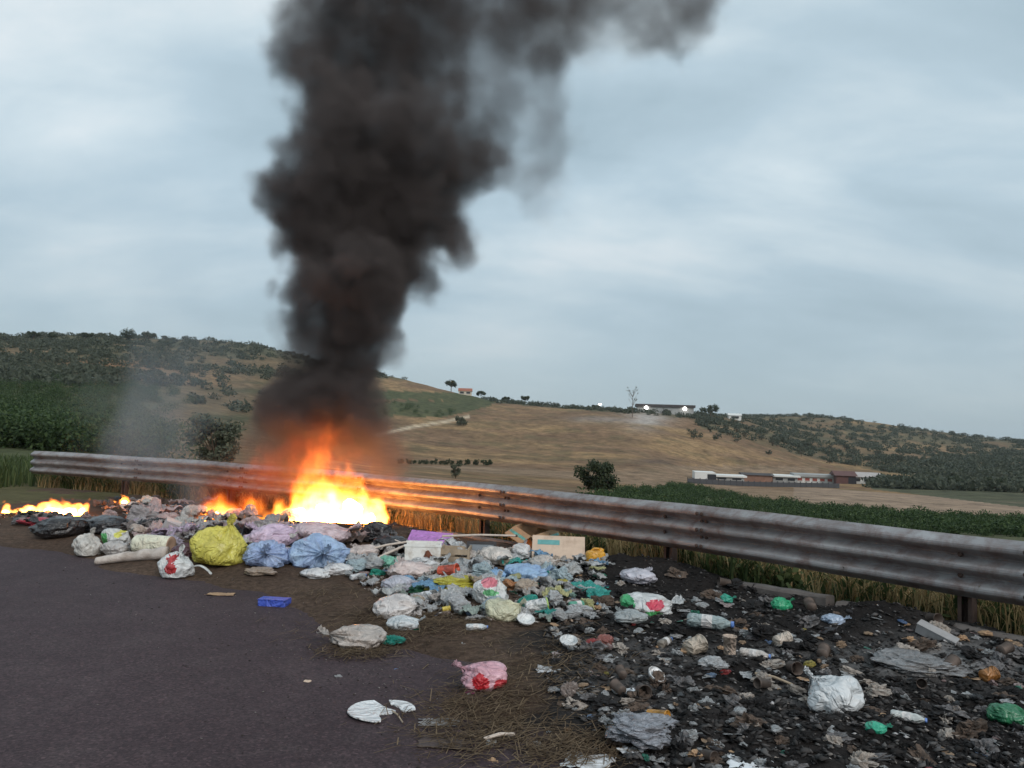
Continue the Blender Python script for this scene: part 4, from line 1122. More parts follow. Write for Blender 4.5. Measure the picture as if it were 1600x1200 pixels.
film('rag', 'grey-brown leaf-shaped pouch in the brown ash', 'pouch', 888, 1093, 28, 27, (0.34, 0.27, 0.24), 2, trans=.05)
film('rag', 'pale grey plastic spread out on the road corner straw', 'plastic sheet', 1000, 1178, 130, 30, (0.30, 0.30, 0.33), 1, .4, dirty=.6)
film('plastic_sheet', 'long grey ashy sheet lying across the burnt litter', 'plastic sheet', 1430, 1048, 150, 24, (0.26, 0.25, 0.25), 6, .5, -.35, dirty=.7, trans=.05)
film('rag', 'white lump of film lying between burnt tins', 'plastic sheet', 1112, 1046, 50, 18, (0.62, 0.62, 0.64), 7)
film('rag', 'pink plastic bit under the red carrier bag', 'scrap', 738, 1084, 22, 7, (0.62, 0.12, 0.30), 8)
film('rag', 'white folded wad under the red carrier bag', 'scrap', 737, 1076, 34, 8, (0.66, 0.58, 0.52), 9)

# --- sheets of paper and board
def sheet(name, label, cat, px, py, w, h, mat, v=0, depth=None, rz=0.0, **kw):
    return put_mesh(name, label, cat, SH[v % 10], px, py, w, h, mat, depth, rz, sink=0.0, **kw)
sheet('paper_sheet', 'large white paper sheet lying on the straw at the road corner', 'paper', 918, 1202, 72, 26, PAPER, 1, .20, -.35)
sheet('paper_sheet', 'narrow white shard of paper standing up in the litter', 'paper', 985, 1180, 34, 34, PAPER, 2, .07, -.6)
sheet('paper_sheet', 'white paper sheet half buried in ash beside the shard', 'paper', 1172, 1206, 62, 22, PAPER, 3, .16, -.3)
sheet('paper_sheet', 'bent white paper on brown ash beside a green can', 'paper', 857, 1051, 38, 16, PAPER, 4, .14)
sheet('paper_sheet', 'white paper curl on black ash', 'paper', 978, 1085, 32, 13, PAPER, 5, .11)
sheet('leaf_card', 'dry brown cardboard scrap on the asphalt near the logo bag', 'cardboard', 345, 931, 42, 12, CARD, 6, .12)
sheet('grey_board', 'grey board lying on straw beside the broken plate', 'board', 685, 1134, 56, 11, GREYB, 7, .10)
sheet('sole', 'dark brown torn sole on the asphalt behind the broken plate', 'rubber', 690, 1168, 72, 18, simple('brown_rubber', (.10, .075, .07), .8, .3, 8, .4), 8, .13, -.1)
sheet('paper_sheet', 'white paper flat on the heap beside the round lid', 'paper', 712, 934, 34, 8, PAPER, 9, .18)

# --- rigid things
def rigid(name, label, cat, px, py, rz=0.0, lift=0.0, tilt=(0, 0), group=None):
    p, _ = settle(px, py); p.z += lift
    return thing(name, label, cat, p, (tilt[0], tilt[1], rz), group), pxm(p)
def tin(name, label, cat, px, py, dpx, hpx, col, lying=True, rz=0.0, rim=None, hollow=True, mat=None, group=None):
    root, k_ = rigid(name, label, cat, px, py, rz, group=group)
    r, h = dpx * k_ / 2, hpx * k_; m = mat or plastic(col, .1, .35, .35)
    prof = [(.0005, .0), (r * .86, 0), (r * .9, h * .03), (r, h), (r * 1.06, h), (r * 1.06, h * .96), (r * .97, h * .955), (r * .86, h * .05), (.0005, h * .04)]
    me = MB().lathe(prof, 22, False, False).mesh('tub', True)
    rm = MB().lathe([(r * 1.07, h * .94), (r * 1.1, h * .955), (r * 1.1, h * .995), (r * 1.07, h * 1.01)], 22, False, False).mesh('rim', True)
    rot = (0, math.radians(82), 0) if lying else (0, 0, 0); loc = (-h / 2, 0, r) if lying else (0, 0, 0)
    b = obj('tub', me, m, root, loc, rot); obj('rim', rm, plastic(rim, .1, .35, .3) if rim else m, root, loc, rot)
    return root
def disc(name, label, px, py, wpx, col, tilt=(0, 0), cat='lid', lift=.0, fullh=.018, group=None):
    root, k_ = rigid(name, label, cat, px, py, 0, lift + .03, tilt, group); r = wpx * k_ / 2
    m = plastic(col, .08, .3, .25)
    obj('plate', MB().lathe([(.0005, .004), (r * .72, .004), (r * .80, .010), (r * .97, fullh), (r, fullh), (r, fullh - .004), (r * .80, .004), (r * .72, 0), (.0005, 0)], 28, False, False).mesh('plate', True), m, root)
    obj('rim', MB().lathe([(r * .96, fullh + .0005), (r * .985, fullh + .004), (r * 1.01, fullh - .002)], 28, False, False).mesh('rim', True), m, root)
    return root
disc('round_lid', 'round white plastic lid lying flat beside the fat whitish bag', 673, 940, 42, (.66, .68, .74), (.18, 0))
disc('bowl', 'small round white bowl lying at the ash edge', 821, 978, 28, (.72, .71, .68), (.35, .1), 'bowl', fullh=.03)
disc('dish', 'grey-white dish in the burnt litter beside the printed wrapper', 888, 1014, 28, (.56, .57, .57), (.3, 0), 'dish', fullh=.03)
disc('dish', 'white dish tilted in black ash below the beige lumps', 1022, 1066, 28, (.74, .75, .78), (.45, .5), 'dish', fullh=.03)
tin('tub', 'white plastic tub on its side with green inside', 'tub', 838, 961, 22, 34, (.70, .68, .64), True, .15, (.30, .42, .10))
tin('tin_can', 'beige tin standing in the burnt litter', 'tin', 1140, 1028, 20, 28, (.46, .36, .29), False, 0)
tin('tub', 'beige round tub lying in the burnt litter beside the tin', 'tub', 1085, 1024, 26, 30, (.40, .33, .26), True, .6)
tin('tin_can', 'orange can lying in black ash near the road corner', 'can', 1028, 1128, 16, 34, (.50, .23, .03), True, -.7)
tin('tub', 'cream tub lying on the slope of burnt litter', 'tub', 1222, 1008, 18, 26, (.48, .40, .33), True, .5)
tin('tub', 'orange tub lying on the grey ash by the kerb', 'tub', 1545, 1066, 20, 22, (.32, .13, .03), True, .3)
tin('bucket', 'red-orange plastic bucket lying in the heap', 'bucket', 700, 907, 22, 30, (.62, .09, .04), True, -.3)
tin('tub', 'small yellowish cup lying on the straw by white scraps', 'cup', 697, 957, 9, 12, (.62, .46, .08), True, .3)

def broken_plate():
    root, k_ = rigid('broken_plate', 'broken white oval plate lying on the asphalt with a missing piece', 'plate', 593, 1115, 0, .004)
    w, d = 97 * k_ / 2, .16
    g = random.Random(9)
    def piece(a0, a1, cx, cy, inner, sx=1.0):
        n_ = 18; top = []
        for i in range(n_ + 1):
            a = a0 + (a1 - a0) * i / n_; top.append((math.cos(a) * w * sx, math.sin(a) * d, .012 + .006 * abs(math.sin(a * 2))))
        inn = [(x * w + g.uniform(-.006, .006), y * d + g.uniform(-.006, .006), .004) for x, y in inner]
        loop = top + inn; V = [(x + cx, y + cy, z) for x, y, z in loop] + [(x + cx, y + cy, z - .006) for x, y, z in loop]
        n2_ = len(loop); Fc = [tuple(range(n2_)), tuple(range(2 * n2_ - 1, n2_ - 1, -1))] + [(i, n2_ + i, n2_ + (i + 1) % n2_, (i + 1) % n2_) for i in range(n2_)]
        return mesh('shard', V, Fc)
    m = plastic((.72, .73, .75), 0, .25, .2)
    obj('shard', piece(1.9, 4.9, 0, 0, [(.15, -.62), (.02, -.25), (.42, -.05), (.45, .25), (.15, .45), (.0, .7)]), m, root)
    obj('shard', piece(.15, 1.55, .02, .012, [(.12, .72), (.38, .55), (.55, .2), (.68, .05)]), m, root)
broken_plate()

def cardboard_box():
    root, k_ = rigid('cardboard_box', 'open brown cardboard box with teal tape tipped against the guardrail', 'box', 838, 858, .5, .08, (.25, -.25))
    a = 46 * k_ / 2; h = 24 * k_; t_ = .008
    for nm, lo, hi in (('side_panel', (-a, -a, 0), (a, -a + t_, h)), ('side_panel', (-a, a - t_, 0), (a, a, h)), ('side_panel', (-a, -a + t_, 0), (-a + t_, a - t_, h)), ('side_panel', (a - t_, -a + t_, 0), (a, a - t_, h)), ('base_panel', (-a + t_, -a + t_, 0), (a - t_, a - t_, t_))):
        obj(nm, MB().box(lo, hi).mesh(nm), CARD, root)
    for ang, pos, rz in ((2.2, (0, -a, h), 0), (2.6, (0, a, h), math.pi), (1.9, (-a, 0, h), -math.pi / 2), (2.4, (a, 0, h), math.pi / 2)):
        f = obj('flap', MB().box((-a, 0, 0), (a, t_, a * .9)).mesh('flap'), CARD, root, pos, (ang, 0, rz))
        obj('tape', MB().box((-a * .9, -.002, a * .35), (a * .9, t_ + .002, a * .55)).mesh('tape'), plastic((.10, .34, .30), 0, .3, .2), f)
cardboard_box()
def flat_card():
    root, k_ = rigid('flat_cardboard', 'flattened pale cardboard with teal printed bar leaning on the heap', 'cardboard', 872, 878, -.06, .02, (math.radians(-32), 0))
    w, h = 82 * k_, 40 * k_
    obj('panel', MB().box((-w / 2, 0, 0), (w / 2, .012, h)).mesh('panel'), CARDP, root)
    obj('printed_bar', MB().box((-w * .40, -.003, h * .62), (w * .02, .006, h * .82)).mesh('printed_bar'), simple('teal_print', (.14, .35, .34), .8, .15, 20, 0), root)
    obj('fold', MB().box((-w / 2, .0125, h - .004), (w / 2, .16, h + .008)).mesh('fold'), CARD, root)
flat_card()
def crate(name, label, px, py, wpx, hpx, dp, mat, spot=False, rz=0.0, slats=False):
    root, k_ = rigid(name, label, 'crate', px, py, rz); w, h = wpx * k_, hpx * k_; t_ = .018
    if slats:
        for z in (0.02, .55):
            for y in (-dp / 2, dp / 2 - t_): obj('slat', MB().box((-w / 2, y, h * z), (w / 2, y + t_, h * (z + .36))).mesh('slat'), mat, root)
        for x in (-w / 2 - .012, w / 2 - .008): obj('end_board', MB().box((x, -dp / 2 - .003, 0), (x + .02, dp / 2 + .003, h)).mesh('end_board'), mat, root)
        for i in range(4): obj('base_slat', MB().box((-w / 2 + .013 + i * w / 4.2, -dp / 2 + t_ + .002, .005), (-w / 2 + i * w / 4.2 + w * .18, dp / 2 - t_ - .002, .016)).mesh('base_slat'), mat, root)
    else:
        for nm, lo, hi in (('side', (-w/2, -dp/2, 0), (w/2, -dp/2+t_, h)), ('side', (-w/2, dp/2-t_, 0), (w/2, dp/2, h)), ('side', (-w/2, -dp/2+t_, 0), (-w/2+t_, dp/2-t_, h)), ('side', (w/2-t_, -dp/2+t_, 0), (w/2, dp/2-t_, h)), ('base', (-w/2+t_, -dp/2+t_, 0), (w/2-t_, dp/2-t_, t_))):
            obj(nm, MB().box(lo, hi).mesh(nm), mat, root)
        for y in (-dp/2 - .008, dp/2 - t_ + .008): obj('rim', MB().box((-w/2 - .01, y, h + .001), (w/2 + .01, y + t_, h + .022)).mesh('rim'), mat, root)
        if spot:
            me = CRS[2].copy(); me.materials.clear(); obj('stain', me, simple('burn_stain', (.16, .06, .035), .9, .3, 9, .3), root, (w * .16, -dp / 2 - .004, .02), (0, 0, 0), (w * .28, .03, h * .72))
    return root
crate('foam_crate', 'white foam crate with a brown burn mark in the heap', 661, 878, 54, 26, .32, FOAM, True, .05)
crate('fruit_crate', 'small wooden fruit crate beside the white foam crate', 712, 876, 42, 22, .28, WOOD, False, -.06, True)
def tv():
    root, k_ = rigid('old_screen', 'dark framed grey-blue screen lying behind the wooden crate', 'screen', 752, 873, .05, .0, (-.35, 0)); w, h = 46 * k_, 27 * k_
    fm = simple('dark_plastic', (.03, .028, .03), .5, .2, 8, .1); t_ = .03
    obj('back_shell', MB().box((-w/2 + .02, .041, .02), (w/2 - .02, .12, h - .02)).mesh('back_shell'), fm, root)
    for lo, hi in (((-w/2, 0, 0), (w/2, .04, t_)), ((-w/2, 0, h - t_), (w/2, .04, h)), ((-w/2, 0, t_), (-w/2 + t_, .04, h - t_)), ((w/2 - t_, 0, t_), (w/2, .04, h - t_))):
        obj('bezel', MB().box(lo, hi).mesh('bezel'), fm, root)
    obj('glass', MB().box((-w/2 + t_, .012, t_), (w/2 - t_, .04, h - t_)).mesh('glass'), simple('grey_glass', (.16, .18, .20), .25, .15, 4, 0, spec=.6), root)
tv()
def box_lid():
    root, k_ = rigid('box_lid', 'bright purple rectangular plastic lid lying tilted on the heap', 'lid', 671, 851, -.08, .06, (.38, .05)); w, d = 66 * k_, .34
    m = plastic((.42, .16, .46), .1, .35, .08)
    obj('top', MB().box((-w/2, -d/2, 0), (w/2, d/2, .012)).mesh('top'), m, root)
    for lo, hi in (((-w/2, -d/2, -.035), (w/2, -d/2 + .012, -.001)), ((-w/2, d/2 - .012, -.035), (w/2, d/2, -.001)), ((-w/2, -d/2 + .0125, -.035), (-w/2 + .012, d/2 - .0125, -.001)), ((w/2 - .012, -d/2 + .0125, -.035), (w/2, d/2 - .0125, -.001))):
        obj('skirt', MB().box(lo, hi).mesh('skirt'), m, root)
box_lid()
def stick(label, a, b, za, zb, r, mat, name='broom_stick', cat='stick'):
    p, q = ground_pt(*a), ground_pt(*b); p.z += za; q.z += zb
    root = thing(name, label, cat, p); d = q - p; mid = d * .5 + Vector((0, 0, .012))
    obj('shaft', MB().tube((0, 0, 0), tuple(mid), r, r).tube(tuple(mid), tuple(d), r, r * .9).mesh('shaft', False), mat, root)
    obj('end_cap', MB().tube(tuple(d * .985), tuple(d * 1.01), r * 1.25, r * 1.2).mesh('end_cap'), DARKSTEEL, root)
PALEW = simple('pale_stick', (.56, .47, .40), .7, .15, 12, .2)
stick('pale broom stick slanting down over the heap to the white bags', (566, 890), (634, 870), .03, .13, .014, PALEW)
stick('pale stick lying level behind the slanting broom stick', (572, 874), (636, 868), .10, .15, .012, PALEW)
stick('short pale stick crossing behind the black bags', (600, 862), (626, 868), .15, .14, .011, PALEW)
stick('long thin grey-brown stick lying across the crates to the cardboard box', (690, 866), (806, 862), .20, .16, .012, PALEW)
stick('thin stick lying on straw below the red carrier bag', (756, 1160), (804, 1154), .015, .02, .010, PALEW)
stick('charred thin stick lying on the burnt litter by the big white bag', (1180, 1060), (1240, 1076), .03, .02, .008, WOOD)
stick('thin bent straw stalk beside the broken plate', (612, 1112), (630, 1134), .006, .012, .004, WOOD, 'stalk', 'stalk')
def rolled():
    p, q = ground_pt(150, 882), ground_pt(262, 872); d = q - p; root = thing('rolled_carpet', 'long off-white rolled rug lying on the road edge', 'rug', p)
    V, Fc = [], []; n_, k_ = 24, 14; x = d.normalized(); y = Vector((-x.y, x.x, 0))
    for i in range(n_ + 1):
        u = i / n_; r = .055 * (.75 + .5 * u) * (1 + .12 * nz(u * 7, 1, 2)); c = d * u + Vector((0, 0, r * .85)) + y * (.05 * math.sin(u * 4))
        for j in range(k_):
            t_ = 6.2832 * j / k_; rr = r * (1 + .1 * nz(u * 10, math.cos(t_) * 1.5, math.sin(t_) * 1.5)); V.append(c + y * (rr * 1.25 * math.cos(t_)) + Vector((0, 0, rr * math.sin(t_))))
    for i in range(n_):
        for j in range(k_): Fc.append((i*k_+j, i*k_+(j+1) % k_, (i+1)*k_+(j+1) % k_, (i+1)*k_+j))
    Fc += [tuple(range(k_))[::-1], tuple(range(n_*k_, (n_+1)*k_))]
    obj('roll', mesh('roll', V, Fc, True), simple('offwhite_rug', (.56, .49, .44), .95, .12, 10, .7, 45, dirt=(.3, .24, .2)), root)
    sp = []; 
    for i in range(40): a = i * .42; sp.append((a, .012 + .0012 * i))
    mb = MB()
    for (a0, r0), (a1, r1) in zip(sp[:-1], sp[1:]):
        e0 = d * 1.004 + Vector((0, 0, .06)) + y * (r0 * 1.2 * math.cos(a0)) + Vector((0, 0, r0 * math.sin(a0))); e1 = d * 1.004 + Vector((0, 0, .06)) + y * (r1 * 1.2 * math.cos(a1)) + Vector((0, 0, r1 * math.sin(a1)))
        mb.tube(tuple(e0), tuple(e1), .003, .003, 4)
    obj('spiral_edge', mb.mesh('spiral_edge'), CLOTH, root)
rolled()
def sack():
    root, k_ = rigid('sack', 'cream sack roll with blue band and brown open end behind the rug', 'sack', 228, 869, -.12); r, l = 15 * k_, 62 * k_
    prof = [(.0005, -l/2), (r * .7, -l/2), (r * .95, -l/2 + .03), (r * 1.02, -l * .2), (r, l * .2), (r * .98, l/2 - .01), (r * .92, l/2)]
    me = MB().lathe(prof, 26, False, False).mesh('wrap', True)
    for v in me.vertices:
        s = 1 + .10 * nz(v.co.x * 12, v.co.y * 12, v.co.z * 9); v.co.x *= s; v.co.y *= s
    mats = [plastic((.68, .60, .46), .1, .5, .25), plastic((.12, .34, .56), .1, .5, .2)]
    patch_faces(me, lambda c, n: c.x < -r * .35 and -.30 * l < c.z < -.02 * l)
    obj('wrap', me, mats, root, (0, .12, r), (0, math.pi / 2, 0))
    obj('open_end', MB().lathe([(.0005, l/2 - .02), (r * .6, l/2 - .012), (r * .94, l/2 + .002), (r * .97, l/2 - .006)], 26, False, False).mesh('open_end', True), simple('kraft', (.40, .26, .18), .9, .15, 8, .3), root, (0, .12, r), (0, math.pi / 2, 0))
sack()
def small_box(name, label, px, py, wpx, hpx, dp, mat, rz, tilt=(0, 0), cat='box'):
    root, k_ = rigid(name, label, cat, px, py, rz, .0, tilt); w, h = wpx * k_, hpx * k_
    obj('carton', MB().box((-w/2, -dp/2, 0), (w/2, dp/2, h)).mesh('carton'), mat, root)
    obj('lid_flap', MB().box((-w/2 - .004, -dp/2 - .004, h + .001), (w/2 + .004, dp * .32, h + .008)).mesh('lid_flap'), mat, root)
small_box('carton', 'small grey carton tipped up among the pale rags beside the fire', 263, 838, 28, 24, .16, simple('grey_carton', (.50, .45, .44), .85, .1, 6, .2), .5, (.3, .4))
small_box('blue_box', 'flat bright blue plastic box lying alone on the asphalt', 429, 945, 42, 9, .15, plastic((.05, .09, .45), .02, .35, .15), -.1)
small_box('leaning_board', 'pale grey board leaning on the kerb stone', 1462, 998, 56, 14, .10, GREYB, -.75, (.25, .35), 'board')
def jug():
    root, k_ = rigid('jerrycan', 'orange plastic container lying beside the flattened cardboard', 'container', 930, 881, .3); w, h = 30 * k_, 21 * k_
    me = CR[3].copy(); me.materials.clear()
    pts = SPS[0]
    V = [Vector((math.copysign(abs(x)**.55, x) * w/2, math.copysign(abs(y)**.55, y) * w * .38, (math.copysign(abs(z)**.6, z) + 1) * h/2)) for x, y, z in pts]
    m = plastic((.66, .30, .02), .15, .35, .15); obj('tank', mesh('tank', V, SPS[1], True), m, root)
    obj('neck', MB().tube((w * .28, 0, h * .86), (w * .36, 0, h * 1.12), .03, .028).mesh('neck'), m, root)
    obj('handle', MB().tube((-w * .25, 0, h * .92), (-w * .1, 0, h * 1.12), .012).tube((-w * .1, 0, h * 1.12), (w * .16, 0, h * 1.1), .012).tube((w * .16, 0, h * 1.1), (w * .24, 0, h * .9), .012).mesh('handle'), m, root)
jug()
def handle_strap():
    # long handle of the logo bag
    p, q = ground_pt(296, 898), ground_pt(330, 903); p.z += .05; q.z += .02
    d = q - p; V, Fc = [], []
    for i in range(11):
        u = i / 10; c = d * u + Vector((0, 0, .05 * math.sin(u * 3.1))); wd = .022
        for o, z in ((-wd, 0), (wd, 0), (wd, .012), (-wd, .012)): V.append((c.x, c.y + o, c.z + z + .01 * abs(o) / wd))
    for i in range(10):
        for j in range(4): Fc.append((i*4+j, i*4+(j+1) % 4, i*4+4+(j+1) % 4, i*4+4+j))
    Fc += [(3, 2, 1, 0), (40, 41, 42, 43)]
    me = mesh('handle', V, Fc, True)
    for o in S.objects:
        if o.get('label', '').startswith('white carrier bag with red printed logo'):
            obj('handle', me, plastic((.74, .71, .68), .25, .36, .12), o, p - o.location)
handle_strap()

# bottles ---------------------------------------------------------------
def bottle(label, px, py, lpx, col, rz, cap=(.1, .2, .5), group=None, cat='bottle', trans=.3):
    root, k_ = rigid('plastic_bottle', label, cat, px, py, rz, .0, group=group); l = lpx * k_; r = l * .15
    prof = [(.0005, 0), (r * .8, .0), (r, l * .05), (r, l * .2), (r * .93, l * .24), (r, l * .28), (r, l * .58), (r * .93, l * .62), (r, l * .66), (r * .9, l * .75), (r * .42, l * .9), (r * .4, l * .95)]
    m = plastic(col, trans, .22, .25)
    loc, rot = (-l / 2, 0, r), (0, math.pi / 2, 0)
    obj('bottle_body', MB().lathe(prof, 16, False, True).mesh('bottle_body', True), m, root, loc, rot)
    obj('cap', MB().lathe([(r * .46, l * .94), (r * .46, l), (.0005, l)], 12, False, False).mesh('cap'), plastic(cap, 0, .4, .2), root, loc, rot)
    obj('paper_label', MB().lathe([(r * 1.01, l * .32), (r * 1.01, l * .55)], 16, False, False).mesh('paper_label', True), plastic((.55, .52, .5), 0, .5, .5), root, loc, rot)
BOTT = [(1110,985,70,(.30,.36,.36),-.4,'clear grey plastic bottle lying in ash below the glossy printed bag'),(905,950,36,(.10,.34,.24),.5,'small green bottle lying beside the pale green film'),
 (745,985,34,(.55,.57,.58),.2,'clear bottle lying on straw below the white scraps'),(1180,1030,46,(.55,.50,.46),-.5,'pale bottle lying beside the beige standing tin'),
 (560,905,30,(.62,.62,.62),.9,'white bottle lying at the road side of the heap'),(1420,1130,50,(.5,.52,.5),-.5,'pale bottle lying right of the big white bag'),
 (1040,1010,44,(.26,.22,.18),1.0,'brown-tinted bottle lying among the burnt tins')]
for px, py, l, c, rz, lb in BOTT: bottle(lb, px, py, l, c, rz)

# --- scattered small litter, one thing each --------------------------------
LANDMARKS = []
for o in list(S.objects):
    if o.parent is None and o.get('category') and o.get('group') is None and o.location.y < 16 and o.location.length > 1 and o.get('kind') is None:
        LANDMARKS.append((o.location.x, o.location.y, o['label']))
def near_phrase(p):
    d = min(LANDMARKS, key=lambda q: (q[0] - p.x)**2 + (q[1] - p.y)**2)
    short = d[2].split(); stop = {'lying', 'in', 'on', 'at', 'beside', 'behind', 'standing', 'with', 'alone', 'among', 'leaning', 'by', 'right', 'just', 'under', 'tipped', 'slumped', 'strewn', 'squeezed', 'between', 'below', 'stretched', 'half', 'against', 'spread', 'next', 'tilted', 'across', 'bulging', 'near', 'beneath', 'slanting', 'crossing', 'spilling', 'rectangular'}
    out_ = []
    for w_ in short:
        if w_ in stop: break
        out_.append(w_)
    return 'the ' + ' '.join(out_)
PALS = {
 'white plastic scrap': [(.82,.80,.79),(.74,.72,.72),(.86,.85,.84),(.66,.63,.62)],
 'pale pink plastic scrap': [(.62,.42,.40),(.66,.48,.46)],
 'blue plastic scrap': [(.16,.28,.55),(.26,.38,.58)],
 'green plastic scrap': [(.03,.30,.18),(.08,.36,.26)],
 'beige cardboard scrap': [(.44,.33,.24),(.50,.40,.31)],
 'red plastic scrap': [(.48,.05,.05)],
 'yellow plastic scrap': [(.58,.46,.08)],
 'dark plastic scrap': [(.03,.028,.03),(.05,.04,.045)],
}
def litter(n, region, mix_, size, seed, where, group):
    g = random.Random(seed); kinds = list(mix_); wt = [mix_[k_] for k_ in kinds]; c = 0; tries = 0
    while c < n and tries < n * 30:
        tries += 1
        px, py = region(g)
        kd = g.choices(kinds, wt)[0]; w = g.uniform(*size) * (.7 + .5 * (py - 850) / 300)
        flat = g.random() < .45
        src = g.choice(SHS) if flat else g.choice(CRS + JG)
        sooty = 'burnt' in where
        mt = (g.choice([CARD, CARDP] if not sooty else [SCARD, CARD]) if 'cardboard' in kd else plastic(g.choice(PALS[kd]), .2, .4, .95 if sooty else .35))
        p = ground_pt(px, py)
        nm = kd.replace(' scrap', ' sheet' if flat else ' wad').replace(' ', '_')
        h = w * g.uniform(.25, .5) * (.8 if flat else 1)
        lb = ('flat ' if flat else 'crumpled ') + kd + ' ' + where + ' near ' + near_phrase(p)
        put_mesh(nm, ' '.join(lb.split()[:16]), 'scrap', src, px, py, w, h, mt, w * pxm(p) * g.uniform(.6, 1.3), g.uniform(0, 6.28), group, (g.uniform(-.25, .25), g.uniform(-.25, .25)), (-.002 if 'burnt' in where else .012), True)
        c += 1
def heap_region(g):
    while True:
        px, py = g.uniform(540, 945), g.uniform(856, 975)
        lo = np.interp(px, [540, 600, 640, 720, 800, 940], [905, 935, 955, 968, 985, 990]); hi = np.interp(px, [560, 640, 940], [868, 862, 882])
        if hi < py < lo: return px, py
litter(300, heap_region, {'white plastic scrap': 9, 'pale pink plastic scrap': 3, 'blue plastic scrap': 2, 'green plastic scrap': 1.6, 'beige cardboard scrap': 4, 'red plastic scrap': .6, 'yellow plastic scrap': .8, 'dark plastic scrap': 5}, (10, 27), 71, 'in the heap', 'small litter in the unburnt heap')
def left_region(g):
    px = g.uniform(-20, 470); py = (g.uniform(806, 832) if g.random() < .6 else g.uniform(782, 812)) + px * .07
    if px < 215 and 780 < py < 850: px, py = g.uniform(215, 470), g.uniform(812, 850)
    return px, min(py, 868)
litter(190, left_region, {'white plastic scrap': 5, 'pale pink plastic scrap': 4, 'beige cardboard scrap': 3, 'blue plastic scrap': 1, 'red plastic scrap': .8, 'dark plastic scrap': 5}, (12, 30), 72, 'in the smouldering heap', 'small litter around the left flames')
def burnt_region(g):
    while True:
        px, py = g.uniform(850, 1640), g.uniform(882, 1215)
        top = np.interp(px, [850, 960, 1100, 1300, 1640], [890, 882, 908, 948, 1008]); left = np.interp(py, [895, 980, 1080, 1200], [900, 830, 850, 1000])
        if py > top and px > left: return px, py
def burnt_litter_region(g):
    while True:
        px, py = burnt_region(g); p = on_plane(px, py)
        k_ = float(fbm(np.array([p.x * 1.6 + 5]), np.array([p.y * 1.6]), 3)[0])
        if g.random() < np.interp(px, [850, 1050, 1250, 1640], [1, .9, .6, .4]) * np.clip((k_ - .33) * 5, .15, 1): return px, py
litter(430, burnt_litter_region, {'white plastic scrap': 6.5, 'beige cardboard scrap': 1.6, 'blue plastic scrap': .25, 'green plastic scrap': .5, 'red plastic scrap': .35, 'yellow plastic scrap': .2, 'pale pink plastic scrap': .5, 'dark plastic scrap': 3}, (6, 23), 73, 'on burnt ground', 'small litter on the burnt ground')
def road_region(g):
    return g.choice([(g.gauss(700, 70), g.gauss(985, 14)), (g.gauss(850, 60), g.gauss(1165, 25)), (g.gauss(800, 60), g.gauss(1060, 30)), (g.uniform(440, 640), g.uniform(990, 1150))])
litter(46, road_region, {'white plastic scrap': 5, 'beige cardboard scrap': 4, 'blue plastic scrap': .7, 'green plastic scrap': .6, 'dark plastic scrap': 2, 'yellow plastic scrap': .5}, (6, 17), 74, 'on road straw', 'small litter on the straw')
HSH = [sheet_mesh(100 + i, 16, .75, .7) for i in range(8)]
def heap_bags(n, region, seed, cols, sizes, group, where):
    g = random.Random(seed)
    for i in range(n):
        px, py = region(g); cn = g.choices(list(cols), [3 if ('white' in c or 'grey' in c or 'pink' in c) else 1 for c in cols])[0]; w = g.uniform(*sizes); p = ground_pt(px, py)
        lb = 'crumpled ' + cn + ' plastic bag ' + where + ' near ' + near_phrase(p)
        sh_ = g.random() < .62
        put_mesh('crumpled_bag', ' '.join(lb.split()[:16]), 'bag', g.choice(HSH if sh_ else CR), px, py, w, w * g.uniform(.35, .6) * (1.5 if sh_ else 1), plastic(cols[cn], .28, .34, .10), w * pxm(p) * g.uniform(.6, 1.0), g.uniform(0, 6.28), group, (g.uniform(-.2, .2), g.uniform(-.2, .2)), .02, True, g.uniform(0, .05))
HC = {'white': (.88, .86, .85), 'bright white': (.88, .88, .88), 'off-white': (.80, .73, .68), 'pale grey': (.64, .62, .63), 'pinkish': (.80, .58, .54), 'pale blue': (.50, .62, .80), 'clear greenish': (.48, .56, .50), 'beige': (.58, .46, .36), 'sky blue': (.22, .42, .78), 'teal': (.05, .42, .36), 'light yellow': (.72, .64, .30), 'see-through white': (.84, .84, .86), 'milky white': (.86, .83, .80)}
heap_bags(175, heap_region, 81, HC, (17, 46), 'crumpled bags filling the unburnt heap', 'in the heap')
HL = {'pinkish': (.64, .44, .42), 'off-white': (.66, .58, .54), 'lilac': (.54, .42, .54), 'grey': (.42, .38, .38), 'black': (.025, .022, .024), 'brown': (.22, .14, .10)}
heap_bags(80, left_region, 82, HL, (24, 54), 'crumpled bags in the smouldering heap', 'in the smouldering heap')
FC = {'scorched black': (.03, .026, .027), 'sooty grey': (.2, .18, .18), 'sooty pinkish': (.5, .36, .34), 'scorched brown': (.14, .09, .07)}
heap_bags(34, lambda g: (g.uniform(405, 612), g.uniform(838, 852)), 83, FC, (16, 34), 'scorched bags at the foot of the main fire', 'at the main fire foot')
heap_bags(30, lambda g: (g.uniform(-15, 150), g.uniform(806, 822)), 84, FC, (14, 26), 'scorched bags at the foot of the left fire', 'at the left fire foot')
heap_bags(24, lambda g: (g.uniform(160, 420), g.uniform(788, 812)), 85, FC, (14, 30), 'scorched bags smouldering along the guardrail', 'smouldering by the rail')
